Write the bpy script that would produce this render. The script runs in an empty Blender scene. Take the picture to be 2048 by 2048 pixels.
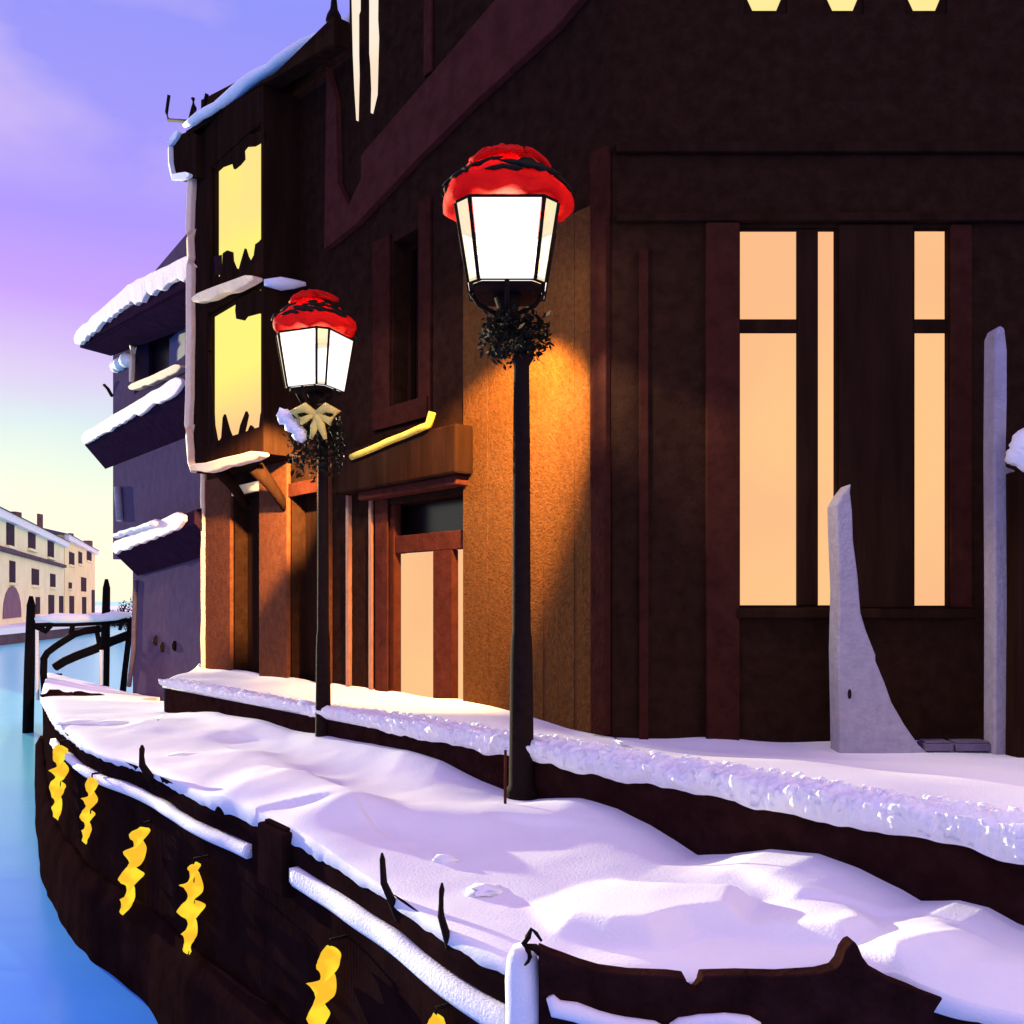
import bpy, bmesh, math, random
from mathutils import Vector, noise
random.seed(7)
R = math.radians
scn = bpy.context.scene
COL = scn.collection

# ------------------------------------------------------------------ camera model
CAM_H = 1.2; F = 1800.0; CX = 1024.0; HY = 1200.0
WATER_Z = -1.6
def ray(px, py): return ((px-CX)/F, (HY-py)/F)
def Q(px, py, D):
    a, b = ray(px, py); return Vector((a*D, D, CAM_H+b*D))
def P(px, py, z=0.0):
    a, b = ray(px, py); D = (CAM_H-z)/(-b); return Vector((a*D, D, z))
def sstep(x, a, b):
    t = max(0, min(1, (x-a)/(b-a))); return t*t*(3-2*t)
def dip(D): return -0.45*sstep(D, 8.5, 17)
def Pd(px, py):
    z = 0
    for _ in range(40): z = 0.5*z+0.5*dip(P(px, py, z).y)
    return P(px, py, z)

class Plane:
    """vertical wall plane: u along it, z up, o out towards the viewer"""
    def __init__(s, x, y, dx, dy, off=0.0):
        l = math.hypot(dx, dy); s.d = (dx/l, dy/l)
        n = (s.d[1], -s.d[0])
        if n[0]*(-x)+n[1]*(-y) < 0: n = (-n[0], -n[1])
        s.n = n; s.o = (x+n[0]*off, y+n[1]*off)
    def shift(s, off):
        p = Plane(s.o[0], s.o[1], s.d[0], s.d[1]); p.n = s.n
        p.o = (s.o[0]+s.n[0]*off, s.o[1]+s.n[1]*off); return p
    def D(s, px):
        r = (px-CX)/F
        # (r*D - ox)*nx + (D-oy)*ny = 0
        return (s.o[0]*s.n[0]+s.o[1]*s.n[1])/(r*s.n[0]+s.n[1])
    def u(s, px):
        D = s.D(px); r = (px-CX)/F
        return (r*D-s.o[0])*s.d[0]+(D-s.o[1])*s.d[1]
    def uz(s, px, py): return (s.u(px), CAM_H+(HY-py)/F*s.D(px))
    def pt(s, u, z, o=0.0): return Vector((s.o[0]+s.d[0]*u+s.n[0]*o, s.o[1]+s.d[1]*u+s.n[1]*o, z))
    def at(s, px, py, o=0.0):
        q = s.shift(o); u, z = q.uz(px, py); return q.pt(u, z)

F1 = Plane(0.687, 6.15, -0.652, 0.758)       # long facade running away along the quay
F2 = Plane(0.687, 6.15, 1, 0)                # facade facing the viewer
F3 = Plane(-4.06, 12.0, -0.578, 0.816)       # purple corner house
FB = Plane(-47.2, 95, -0.363, 1)             # row of houses across the canal

# ------------------------------------------------------------------ materials
def mat(name, col, rough=0.85, var=0.25, scale=6.0, bump=0.15, bscale=None, spec=0.2, metal=0.0, trans=0.0, col2=None, stretch=None, sheen0=False):
    if sheen0: spec = 0.0
    m = bpy.data.materials.new(name); m.use_nodes = True
    nt = m.node_tree; n = nt.nodes; b = n['Principled BSDF']
    b.inputs['Roughness'].default_value = rough
    b.inputs['Specular IOR Level'].default_value = spec
    b.inputs['Metallic'].default_value = metal
    tc = n.new('ShaderNodeTexCoord'); src = tc.outputs['Object']
    if stretch:
        mp = n.new('ShaderNodeMapping'); mp.inputs['Scale'].default_value = stretch
        nt.links.new(src, mp.inputs['Vector']); src = mp.outputs['Vector']
    nz = n.new('ShaderNodeTexNoise'); nz.inputs['Scale'].default_value = scale
    nz.inputs['Detail'].default_value = 6; nz.inputs['Roughness'].default_value = 0.65
    nt.links.new(src, nz.inputs['Vector'])
    cr = n.new('ShaderNodeValToRGB')
    c2 = col2 or tuple(min(1, c*(1+var)) for c in col)
    cr.color_ramp.elements[0].color = (*[c*(1-var) for c in col], 1)
    cr.color_ramp.elements[1].color = (*c2, 1)
    cr.color_ramp.elements[0].position = 0.3; cr.color_ramp.elements[1].position = 0.7
    nt.links.new(nz.outputs['Fac'], cr.inputs['Fac'])
    nt.links.new(cr.outputs['Color'], b.inputs['Base Color'])
    if bump:
        n2 = n.new('ShaderNodeTexNoise'); n2.inputs['Scale'].default_value = bscale or scale*5
        n2.inputs['Detail'].default_value = 5
        nt.links.new(src, n2.inputs['Vector'])
        bp = n.new('ShaderNodeBump'); bp.inputs['Strength'].default_value = bump; bp.inputs['Distance'].default_value = 0.02
        nt.links.new(n2.outputs['Fac'], bp.inputs['Height']); nt.links.new(bp.outputs['Normal'], b.inputs['Normal'])
    if trans:
        t = n.new('ShaderNodeBsdfTranslucent'); nt.links.new(cr.outputs['Color'], t.inputs['Color'])
        mx = n.new('ShaderNodeMixShader'); mx.inputs[0].default_value = trans
        out = n['Material Output']
        nt.links.new(b.outputs[0], mx.inputs[1]); nt.links.new(t.outputs[0], mx.inputs[2]); nt.links.new(mx.outputs[0], out.inputs['Surface'])
    return m
def emit(name, col, strength=1.0, col2=None, scale=1.2, through=False):
    m = bpy.data.materials.new(name); m.use_nodes = True
    nt = m.node_tree; n = nt.nodes; n.remove(n['Principled BSDF'])
    e = n.new('ShaderNodeEmission'); e.inputs['Strength'].default_value = strength*0.5743
    tc = n.new('ShaderNodeTexCoord'); nz = n.new('ShaderNodeTexNoise'); nz.inputs['Scale'].default_value = scale
    nz.inputs['Detail'].default_value = 1
    nt.links.new(tc.outputs['Object'], nz.inputs['Vector'])
    cr = n.new('ShaderNodeValToRGB'); cr.color_ramp.elements[0].color = (*col, 1)
    cr.color_ramp.elements[1].color = (*(col2 or tuple(c*0.9 for c in col)), 1)
    cr.color_ramp.elements[0].position = 0.4; cr.color_ramp.elements[1].position = 0.62
    nt.links.new(nz.outputs['Fac'], cr.inputs['Fac']); nt.links.new(cr.outputs['Color'], e.inputs['Color'])
    if through:   # thin glass: glows and lets the lamp inside shine out
        tr = n.new('ShaderNodeBsdfTransparent'); ad = n.new('ShaderNodeAddShader')
        nt.links.new(e.outputs[0], ad.inputs[0]); nt.links.new(tr.outputs[0], ad.inputs[1])
        nt.links.new(ad.outputs[0], n['Material Output'].inputs['Surface'])
    else: nt.links.new(e.outputs[0], n['Material Output'].inputs['Surface'])
    return m

M = dict(
 snow=mat('snow', (.87,.86,.89), .75, .03, 3, .16, 90),
 fresh=mat('fresh_snow', (.93,.93,.95), .75, .03, 8, .25, 70),
 pinksnow=mat('pinkish_snow', (.86,.68,.70), .8, .1, 8, .3),  # snow with a pinkish base colour
 plaster=mat('dark_plaster', (.024,.0105,.0068), .95, .35, 9, .35, 45, .05, sheen0=True),
 plank=mat('dark_plank', (.021,.0092,.0060), .95, .35, 7, .3, 40, .05, stretch=(1,1,.12), sheen0=True),
 trim=mat('red_brown_trim', (.066,.018,.013), .9, .3, 9, .3, 40, .08, sheen0=True),
 brace=mat('brace_timber', (.070,.020,.016), .95, .25, 7, .4, 40, .05, sheen0=True),
 trimdk=mat('dark_trim', (.040,.012,.0085), .95, .3, 9, .3, 40, .05, sheen0=True),
 ochre=mat('ochre_panel', (.095,.040,.014), .95, .3, 26, .6, 55, .05, sheen0=True),
 rust=mat('rust_pilaster', (.115,.040,.022), .95, .25, 12, .4, 50, .05, sheen0=True),
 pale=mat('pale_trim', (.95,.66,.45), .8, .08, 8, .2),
 litedge=mat('lit_edge_strip', (.30,.13,.09), .8, .2, 8, .2),
 yellowtrim=mat('yellow_trim', (.85,.58,.08), .6, .1, 8, .1),
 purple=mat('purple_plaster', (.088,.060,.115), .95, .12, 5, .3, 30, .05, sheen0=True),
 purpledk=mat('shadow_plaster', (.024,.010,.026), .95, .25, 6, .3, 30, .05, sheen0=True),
 shutter=mat('blue_shutter', (.11,.10,.22), .8, .15, 8, .2),
 stone=mat('dark_stone', (.016,.0065,.0060), .95, .35, 4, .15, 18, .0, sheen0=True),
 kerb=mat('kerb_stone', (.022,.008,.0075), .95, .4, 8, .5, 35, .05, sheen0=True),
 iron=mat('black_iron', (.014,.007,.006), .85, .3, 20, .2, 60, .06),
 blackwood=mat('black_wood', (.006,.004,.005), .9, .4, 10, .3, 40, .05, stretch=(1,1,.2)),
 greystone=mat('grey_stone', (.33,.30,.37), .9, .15, 14, .45, 45, .1),
 greydark=mat('grey_block_stone', (.14,.11,.17), .9, .2, 10, .4, 40, .1),
 red=mat('red_cloth', (.80,.018,.012), .75, .12, 5, .2, 25, .08, trans=.35),
 leaf=mat('dark_leaf', (.011,.010,.005), .8, .4, 30, 0, trans=.15),
 leafglint=mat('glint_leaf', (.55,.38,.10), .5, .2, 30, 0),
 gold=mat('gold_ribbon', (.9,.72,.18), .5, .1, 20, .1),
 cream=mat('cream_plaster', (.95,.82,.50), .9, .1, .5, .1, 4),
 cream2=mat('yellow_plaster', (.95,.78,.42), .9, .12, .5, .1, 4),
 pinkwall=mat('pink_plaster', (.75,.55,.48), .9, .12, .5, .1, 4),
 tile=mat('roof_tile', (.14,.06,.07), .9, .3, 2, .4, 10),
 farwin=mat('far_window', (.05,.028,.045), .9, .3, 2, 0, spec=.05),
 glassdk=mat('dark_glass', (.012,.006,.008), .25, .2, 2, 0, spec=.4),
 mauve=mat('mauve_door', (.22,.12,.17), .9, .2, 1, .1),
 bank=mat('far_bank_stone', (.10,.06,.08), .9, .3, 1, .2),
 w_peach=emit('peach_window', (1,.575,.26), 1.0, (.98,.52,.26), .8),
 w_yellow=emit('yellow_window', (1,.93,.20), 1.0, (1,.80,.27), .9),
 w_slit=emit('slit_window', (1,.92,.78), 1.0, (1,.78,.58), 1.0),
 w_top=emit('top_window', (1,.88,.35), 1.0, (1,.8,.3)),
 lampglass=emit('lamp_glass', (1,.96,.90), 1.15, (1,.94,.97), 3, through=True),
 lampside=emit('lamp_side_glass', (1,.90,.50), .9, (1,.88,.62), 5, through=True),
 streak=emit('reflection_glow', (1,.80,.04), 1.0, (1,.55,.03), 9),  # glow that stands for yellow lamp reflections
)
def snowmat_cells():
    pass

# water
def water_mat():
    m = bpy.data.materials.new('canal_water'); m.use_nodes = True
    nt = m.node_tree; n = nt.nodes; b = n['Principled BSDF']
    b.inputs['Base Color'].default_value = (.18,.5,.9,1)
    b.inputs['Roughness'].default_value = .22; b.inputs['IOR'].default_value = 1.33; b.inputs['Metallic'].default_value = 0
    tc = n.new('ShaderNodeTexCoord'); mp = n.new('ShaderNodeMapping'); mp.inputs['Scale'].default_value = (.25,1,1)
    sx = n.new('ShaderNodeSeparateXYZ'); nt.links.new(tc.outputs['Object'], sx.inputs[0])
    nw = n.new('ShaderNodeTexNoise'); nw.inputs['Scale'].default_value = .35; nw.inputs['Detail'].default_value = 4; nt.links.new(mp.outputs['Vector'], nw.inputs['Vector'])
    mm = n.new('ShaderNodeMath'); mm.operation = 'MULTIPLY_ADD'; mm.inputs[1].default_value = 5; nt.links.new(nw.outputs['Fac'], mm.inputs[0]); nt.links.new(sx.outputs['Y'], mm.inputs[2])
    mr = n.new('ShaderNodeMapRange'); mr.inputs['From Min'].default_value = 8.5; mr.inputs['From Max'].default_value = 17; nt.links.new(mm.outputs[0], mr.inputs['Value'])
    sh = n.new('ShaderNodeMixRGB'); sh.inputs['Color1'].default_value = (.07,.34,1,1); sh.inputs['Color2'].default_value = (.26,1.0,.96,1)  # sky reflection put into the base colour: blue near, turquoise far
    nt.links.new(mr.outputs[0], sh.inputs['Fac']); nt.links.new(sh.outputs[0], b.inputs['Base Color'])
    nz = n.new('ShaderNodeTexNoise'); nz.inputs['Scale'].default_value = 1.3; nz.inputs['Detail'].default_value = 4
    bp = n.new('ShaderNodeBump'); bp.inputs['Strength'].default_value = .10; bp.inputs['Distance'].default_value = .1
    nt.links.new(tc.outputs['Object'], mp.inputs['Vector']); nt.links.new(mp.outputs['Vector'], nz.inputs['Vector'])
    nt.links.new(nz.outputs['Fac'], bp.inputs['Height']); nt.links.new(bp.outputs['Normal'], b.inputs['Normal'])
    return m
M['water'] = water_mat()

# ------------------------------------------------------------------ object helpers
def tag(o, label=None, cat=None, group=None, kind=None):
    if label: o['label'] = label
    if cat: o['category'] = cat
    if group: o['group'] = group
    if kind: o['kind'] = kind
    return o
def empty(name, loc, label=None, cat=None, group=None):
    o = bpy.data.objects.new(name, None); COL.objects.link(o); o.location = loc
    o.empty_display_size = .2
    return tag(o, label, cat, group)
def rootloc(o):
    v = Vector((0,0,0))
    while o is not None: v += o.location; o = o.parent
    return v
class MB:
    def __init__(s): s.v = []; s.f = []
    def add(s, vs, fs):
        k = len(s.v); s.v += [Vector(v) for v in vs]; s.f += [tuple(i+k for i in f) for f in fs]; return s
    def hexa(s, p):   # p: 8 pts, bottom 4 ccw then top 4
        return s.add(p, [(3,2,1,0),(4,5,6,7),(0,1,5,4),(1,2,6,5),(2,3,7,6),(3,0,4,7)])
    def box(s, x0,x1,y0,y1,z0,z1):
        return s.hexa([(x0,y0,z0),(x1,y0,z0),(x1,y1,z0),(x0,y1,z0),(x0,y0,z1),(x1,y0,z1),(x1,y1,z1),(x0,y1,z1)])
    def pbox(s, pl, u0,u1,z0,z1,o0,o1):
        a = [pl.pt(u0,z0,o0),pl.pt(u1,z0,o0),pl.pt(u1,z0,o1),pl.pt(u0,z0,o1)]
        return s.hexa(a+[Vector((p.x,p.y,z1)) for p in a])
    def prism(s, pl, uz, o0, o1):
        n = len(uz); a = [pl.pt(u,z,o0) for u,z in uz]; b = [pl.pt(u,z,o1) for u,z in uz]
        return s.add(a+b, [tuple(range(n-1,-1,-1)), tuple(range(n,2*n))]+[(i,(i+1)%n,n+(i+1)%n,n+i) for i in range(n)])
    def pprism(s, pl, pxs, o0, o1): return s.prism(pl, [pl.uz(*p) for p in pxs], o0, o1)
    def tube(s, pts, rad, n=10, jit=0.0, flat=1.0):
        pts = [Vector(p) for p in pts]; k = len(s.v); m = len(pts)
        if not hasattr(rad, '__len__'): rad = [rad]*m
        for i, p in enumerate(pts):
            t = (pts[min(i+1,m-1)]-pts[max(i-1,0)]).normalized()
            a = t.cross(Vector((0,0,1)))
            if a.length < .05: a = Vector((1,0,0))
            a.normalize(); b = t.cross(a).normalized()
            for j in range(n):
                q = 2*math.pi*j/n; r = rad[i]*(1+jit*(random.random()-.5)*2)
                s.v.append(p+a*math.cos(q)*r+b*math.sin(q)*r*flat)
        for i in range(m-1):
            for j in range(n):
                s.f.append((k+i*n+j, k+i*n+(j+1)%n, k+(i+1)*n+(j+1)%n, k+(i+1)*n+j))
        s.f.append(tuple(k+j for j in range(n-1,-1,-1))); s.f.append(tuple(k+(m-1)*n+j for j in range(n)))
        return s
    def lathe(s, c, prof, n=24, fn=None):
        k = len(s.v); c = Vector(c)
        for r, z in prof:
            for j in range(n):
                q = 2*math.pi*j/n; rr = r; zz = z
                if fn: rr, zz = fn(r, z, q)
                s.v.append(c+Vector((rr*math.cos(q), rr*math.sin(q), zz)))
        m = len(prof)
        for i in range(m-1):
            for j in range(n): s.f.append((k+i*n+j, k+i*n+(j+1)%n, k+(i+1)*n+(j+1)%n, k+(i+1)*n+j))
        s.f.append(tuple(k+j for j in range(n-1,-1,-1))); s.f.append(tuple(k+(m-1)*n+j for j in range(n)))
        return s
    def blob(s, c, rx, ry, rz, jit=.15, n=10, seed=0):
        c = Vector(c); k = len(s.v); m = n
        for i in range(m+1):
            th = math.pi*i/m
            for j in range(2*n):
                ph = math.pi*j/n
                d = Vector((math.sin(th)*math.cos(ph), math.sin(th)*math.sin(ph), math.cos(th)))
                w = 1+jit*2*noise.noise(d*1.8+Vector((seed*3.1, seed*1.7, seed)))
                s.v.append(c+Vector((d.x*rx*w, d.y*ry*w, d.z*rz*w)))
        for i in range(m):
            for j in range(2*n):
                s.f.append((k+i*2*n+j, k+(i+1)*2*n+j, k+(i+1)*2*n+(j+1)%(2*n), k+i*2*n+(j+1)%(2*n)))
        return s
    def build(s, name, m, parent=None, smooth=False, bevel=0.0, sub=0, loc=None):
        me = bpy.data.meshes.new(name)
        o = bpy.data.objects.new(name, me); COL.objects.link(o)
        off = Vector((0,0,0))
        if parent is not None: o.parent = parent; off = rootloc(parent)
        elif loc is not None: o.location = loc; off = Vector(loc)
        me.from_pydata([tuple(v-off) for v in s.v], [], s.f); me.update()
        bm = bmesh.new(); bm.from_mesh(me); bmesh.ops.recalc_face_normals(bm, faces=bm.faces)
        bm.to_mesh(me); bm.free()
        me.materials.append(m)
        if smooth:
            for p in me.polygons: p.use_smooth = True
        if bevel:
            b = o.modifiers.new('bevel', 'BEVEL'); b.width = bevel; b.segments = 2; b.limit_method = 'ANGLE'
        if sub:
            b = o.modifiers.new('sub', 'SUBSURF'); b.levels = sub; b.render_levels = sub
        return o
def wob(pts, step=.12, amp=.01, seed=0):
    """resample a polyline and wobble it, for lumpy snow and hand made edges"""
    out = []; pts = [Vector(p) for p in pts]
    for a, b in zip(pts, pts[1:]):
        n = max(1, int((b-a).length/step))
        for i in range(n):
            p = a.lerp(b, i/n)
            out.append(p+noise.noise_vector(p*4+Vector((seed,seed*2,0)))*amp)
    out.append(pts[-1]); return out
def snowbead(pts, r, step=.1, amp=.02, flat=.8, seed=0, n=10):
    p = wob(pts, step, amp, seed); mb = MB()
    rad = [r*(.8+.55*(.5+noise.noise(q*3.5+Vector((seed,0,0))))) for q in p]
    rad[0] *= .45; rad[-1] *= .45
    return mb.tube(p, rad, n, .06, flat)
def band(pl, uz, hw, o0, o1, seed=0, step=.09, rag=.45):
    """flat strip of snow clinging along a line of (u,z) points, with a ragged edge"""
    pts = []
    for (a,b),(c,d) in zip(uz, uz[1:]):
        n = max(1, int(math.hypot(c-a,d-b)/step)); pts += [(a+(c-a)*i/n, b+(d-b)*i/n) for i in range(n)]
    pts.append(uz[-1]); L = []; Rr = []
    for i,(u,z) in enumerate(pts):
        a = pts[max(0,i-1)]; b = pts[min(len(pts)-1,i+1)]; tu,tz = b[0]-a[0], b[1]-a[1]; l = math.hypot(tu,tz) or 1
        nu,nz = -tz/l, tu/l
        if nz < -.001 or (abs(nz) <= .001 and nu < 0): nu,nz = -nu,-nz
        e = min(1, .35+min(i,len(pts)-1-i)*.35)
        w1 = hw*e*(1+rag*.3*noise.noise(Vector((u*2,z*2,seed)))); w2 = hw*e*(1+rag*1.1*noise.noise(Vector((u*3.1,z*3.1,seed+9))))
        L.append((u+nu*w1,z+nz*w1)); Rr.append((u-nu*w2,z-nz*w2))
    mb = MB(); n = len(pts)
    for side in (o0,o1):
        for q in L: mb.v.append(pl.pt(q[0],q[1],side))
        for q in Rr: mb.v.append(pl.pt(q[0],q[1],side-(.25*(o1-o0) if side == o1 else 0)))
    for i in range(n-1):
        mb.f += [(i,i+1,n+i+1,n+i),(2*n+i,2*n+i+1,3*n+i+1,3*n+i),(i,i+1,2*n+i+1,2*n+i),(n+i,n+i+1,3*n+i+1,3*n+i)]
    mb.f += [(0,n,3*n,2*n),(n-1,2*n-1,4*n-1,3*n-1)]
    return mb
def wall_mb(pl, u0, u1, z0, z1, opens, o0, o1):
    """wall slab with rectangular openings (u0,u1,z0,z1)"""
    us = sorted({u0,u1,*[x for o in opens for x in o[:2] if u0 < x < u1]})
    zs = sorted({z0,z1,*[x for o in opens for x in o[2:] if z0 < x < z1]})
    bm = bmesh.new(); V = {}
    def vert(i, j, k):
        if (i,j,k) not in V: V[(i,j,k)] = bm.verts.new(pl.pt(us[i], zs[j], (o0,o1)[k]))
        return V[(i,j,k)]
    def solid(i, j):
        if i < 0 or j < 0 or i >= len(us)-1 or j >= len(zs)-1: return False
        u = (us[i]+us[i+1])/2; z = (zs[j]+zs[j+1])/2
        return not any(o[0] < u < o[1] and o[2] < z < o[3] for o in opens)
    mb = MB()
    for i in range(len(us)-1):
        for j in range(len(zs)-1):
            if not solid(i, j): continue
            for k in (0,1): mb.add([pl.pt(us[a],zs[b],(o0,o1)[k]) for a,b in ((i,j),(i+1,j),(i+1,j+1),(i,j+1))], [(0,1,2,3)])
            for di,dj,e in ((-1,0,((i,j),(i,j+1))),(1,0,((i+1,j),(i+1,j+1))),(0,-1,((i,j),(i+1,j))),(0,1,((i,j+1),(i+1,j+1)))):
                if not solid(i+di, j+dj):
                    (a,b),(c,d) = e
                    mb.add([pl.pt(us[a],zs[b],o0),pl.pt(us[c],zs[d],o0),pl.pt(us[c],zs[d],o1),pl.pt(us[a],zs[b],o1)], [(0,1,2,3)])
    bm.free()
    # weld
    key = {}; remap = []; nv = []
    for v in mb.v:
        q = (round(v.x,4),round(v.y,4),round(v.z,4))
        if q not in key: key[q] = len(nv); nv.append(v)
        remap.append(key[q])
    mb.v = nv; mb.f = [tuple(remap[i] for i in f) for f in mb.f]
    return mb
def rect(pl, x0, x1, y0, y1, ref=None):
    """pixel rectangle -> (u0,u1,z0,z1); heights read at the middle column"""
    ua, ub = sorted((pl.u(x0), pl.u(x1))); xm = ref if ref is not None else (x0+x1)/2
    z1 = pl.uz(xm, y0)[1]; z0 = pl.uz(xm, y1)[1]
    return (ua, ub, z0, z1)

# ------------------------------------------------------------------ world, sun
SUN_DIR = Vector((-.69, .72, .098)).normalized()
def make_world():
    w = bpy.data.worlds.new('World'); scn.world = w; w.use_nodes = True
    nt = w.node_tree; n = nt.nodes; L = nt.links
    bg = n['Background']
    tc = n.new('ShaderNodeTexCoord'); sp = n.new('ShaderNodeSeparateXYZ')
    L.new(tc.outputs['Generated'], sp.inputs[0])
    # soft wobble of the bands
    nz = n.new('ShaderNodeTexNoise'); nz.inputs['Scale'].default_value = 3.2; nz.inputs['Detail'].default_value = 5
    mp = n.new('ShaderNodeMapping'); mp.inputs['Scale'].default_value = (1,1,3.2)
    L.new(tc.outputs['Generated'], mp.inputs['Vector']); L.new(mp.outputs['Vector'], nz.inputs['Vector'])
    ma = n.new('ShaderNodeMath'); ma.operation = 'MULTIPLY_ADD'; ma.inputs[1].default_value = .06; ma.inputs[2].default_value = -.03
    L.new(nz.outputs['Fac'], ma.inputs[0])
    ad = n.new('ShaderNodeMath'); ad.operation = 'ADD'; L.new(sp.outputs['Z'], ad.inputs[0]); L.new(ma.outputs[0], ad.inputs[1])
    cr = n.new('ShaderNodeValToRGB'); e = cr.color_ramp.elements
    def lin(c): return tuple(((v/255)/12.92 if v/255 <= .04045 else ((v/255+.055)/1.055)**2.4) for v in c)+(1,)
    stops = [(0,(255,247,222)),(.06,(255,249,226)),(.115,(238,250,228)),(.165,(216,236,240)),(.225,(219,202,245)),
             (.285,(200,160,252)),(.37,(172,150,253)),(.46,(158,152,250)),(.54,(146,148,250))]
    e[0].position = 0; e[0].color = lin(stops[0][1]); e[1].position = stops[1][0]; e[1].color = lin(stops[1][1])
    for p, c in stops[2:]:
        x = e.new(p); x.color = lin(c)
    x = e.new(.72); x.color = (.60,.46,1.04,1)
    x = e.new(1.0); x.color = (.70,.53,1.26,1)  # unseen zenith raised to brighten the snow
    L.new(ad.outputs[0], cr.inputs['Fac'])
    # thin pink cloud
    n2 = n.new('ShaderNodeTexNoise'); n2.inputs['Scale'].default_value = 3.6; n2.inputs['Detail'].default_value = 5; n2.inputs['Distortion'].default_value = .3
    m2 = n.new('ShaderNodeMapping'); m2.inputs['Scale'].default_value = (1,1,1.9); m2.inputs['Location'].default_value = (.35,.2,.0)
    L.new(tc.outputs['Generated'], m2.inputs['Vector']); L.new(m2.outputs['Vector'], n2.inputs['Vector'])
    c2 = n.new('ShaderNodeValToRGB'); c2.color_ramp.elements[0].position = .42; c2.color_ramp.elements[1].position = .64
    L.new(n2.outputs['Fac'], c2.inputs['Fac'])
    band = n.new('ShaderNodeValToRGB'); b = band.color_ramp.elements
    b[0].position = .36; b[0].color = (0,0,0,1); b[1].position = .43; b[1].color = (1,1,1,1)
    x = b.new(.49); x.color = (1,1,1,1); x = b.new(.56); x.color = (0,0,0,1)
    L.new(sp.outputs['Z'], band.inputs['Fac'])
    mu = n.new('ShaderNodeMath'); mu.operation = 'MULTIPLY'; L.new(c2.outputs['Color'], mu.inputs[0]); L.new(band.outputs['Color'], mu.inputs[1])
    m3 = n.new('ShaderNodeMath'); m3.operation = 'MULTIPLY'; m3.inputs[1].default_value = .8; L.new(mu.outputs[0], m3.inputs[0])
    mx = n.new('ShaderNodeMixRGB'); L.new(m3.outputs[0], mx.inputs['Fac']); L.new(cr.outputs['Color'], mx.inputs['Color1'])
    mx.inputs['Color2'].default_value = lin((232,205,240))
    # added warm glow on the unseen landward horizon, to brighten the far houses
    dt = n.new('ShaderNodeVectorMath'); dt.operation = 'DOT_PRODUCT'; L.new(tc.outputs['Generated'], dt.inputs[0]); dt.inputs[1].default_value = (.97,-.05,-.25)
    gr = n.new('ShaderNodeValToRGB'); gr.color_ramp.elements[0].position = .35; gr.color_ramp.elements[0].color = (0,0,0,1)
    gr.color_ramp.elements[1].position = .9; gr.color_ramp.elements[1].color = (1.6,1.05,.42,1)
    L.new(dt.outputs['Value'], gr.inputs['Fac'])
    ag = n.new('ShaderNodeMixRGB'); ag.blend_type = 'ADD'; ag.inputs['Fac'].default_value = 1
    L.new(mx.outputs['Color'], ag.inputs['Color1']); L.new(gr.outputs['Color'], ag.inputs['Color2']); mx = ag
    L.new(mx.outputs['Color'], bg.inputs['Color']); bg.inputs['Strength'].default_value = 0.5743
    # a little physical dusk sky on top
    sky = n.new('ShaderNodeTexSky'); sky.sky_type = 'NISHITA'; sky.sun_disc = False
    sky.sun_elevation = math.asin(SUN_DIR.z); sky.sun_rotation = math.atan2(SUN_DIR.x, SUN_DIR.y)
    b2 = n.new('ShaderNodeBackground'); b2.inputs['Strength'].default_value = .004
    L.new(sky.outputs[0], b2.inputs['Color'])
    add = n.new('ShaderNodeAddShader'); L.new(bg.outputs[0], add.inputs[0]); L.new(b2.outputs[0], add.inputs[1])
    L.new(add.outputs[0], n['World Output'].inputs['Surface'])
make_world()
sun = bpy.data.lights.new('sun', 'SUN'); sun.energy = 5.0; sun.angle = R(.6); sun.color = (1,.93,.56)
so = bpy.data.objects.new('sun', sun); COL.objects.link(so); so.rotation_euler = (-SUN_DIR).to_track_quat('-Z','Y').to_euler()
so.location = (-10,10,10)

cam = bpy.data.cameras.new('camera'); co = bpy.data.objects.new('camera', cam); COL.objects.link(co)
co.location = (0,0,CAM_H); co.rotation_euler = (R(90),0,0)
cam.sensor_width = 36; cam.lens = F/2048*36; cam.shift_y = (HY-1024)/2048; cam.clip_end = 4000; cam.clip_start = .05
scn.camera = co
scn.view_settings.view_transform = 'Standard'; scn.view_settings.look = 'None'; scn.view_settings.exposure = 0.8; scn.view_settings.gamma = 1

# ------------------------------------------------------------------ ground: quay outline
OUT_PX = [(95,1345),(84,1385),(100,1425),(150,1472),(200,1500),(290,1530),(400,1585),(480,1615),(560,1650),(640,1690),(720,1735),(800,1782),
          (900,1850),(1030,1915),(1110,1922),(1200,1946),(1400,1955),(1650,1952),(1800,1962),(1965,2000),(2200,2045)]
OUT = [Pd(*p) for p in OUT_PX]; OUT[0] = Pd(95,1345)
K0 = Vector((-3.79,9.82,0)); KD = Vector((.664,-.748,0))
KP = Plane(K0.x, K0.y, KD.x, KD.y)
def kerb(px): return KP.pt(KP.u(px), 0)
TZ = .277
INN = [F3.pt(5.9,0), F3.pt(4.2,0), F3.pt(2.2,0), F3.pt(.3,0), Vector((-3.83,10.7,0))]+[kerb(p) for p in (326,480,600,720,840,960,1080,1240,1380,1560,1700,1830,1930,2030,2120,2250)]
HK = [(326,1421),(350,1423),(437,1428),(495,1443),(585,1464),(633,1469),(712,1485),(814,1501),(886,1526),(966,1566),(1009,1584),(1071,1602),(1161,1605),(1234,1623),
      (1300,1653),(1346,1682),(1395,1715),(1455,1714),(1540,1702),(1637,1711),(1718,1740),(1803,1781),(1842,1804),(1919,1804),(1977,1820),(2035,1853),(2120,1885),(2250,1960)]
def interp(tab, x):
    if x <= tab[0][0]: return tab[0][1]
    for (a,b),(c,d) in zip(tab, tab[1:]):
        if x <= c: return b+(d-b)*(x-a)/(c-a)
    return tab[-1][1]
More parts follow.
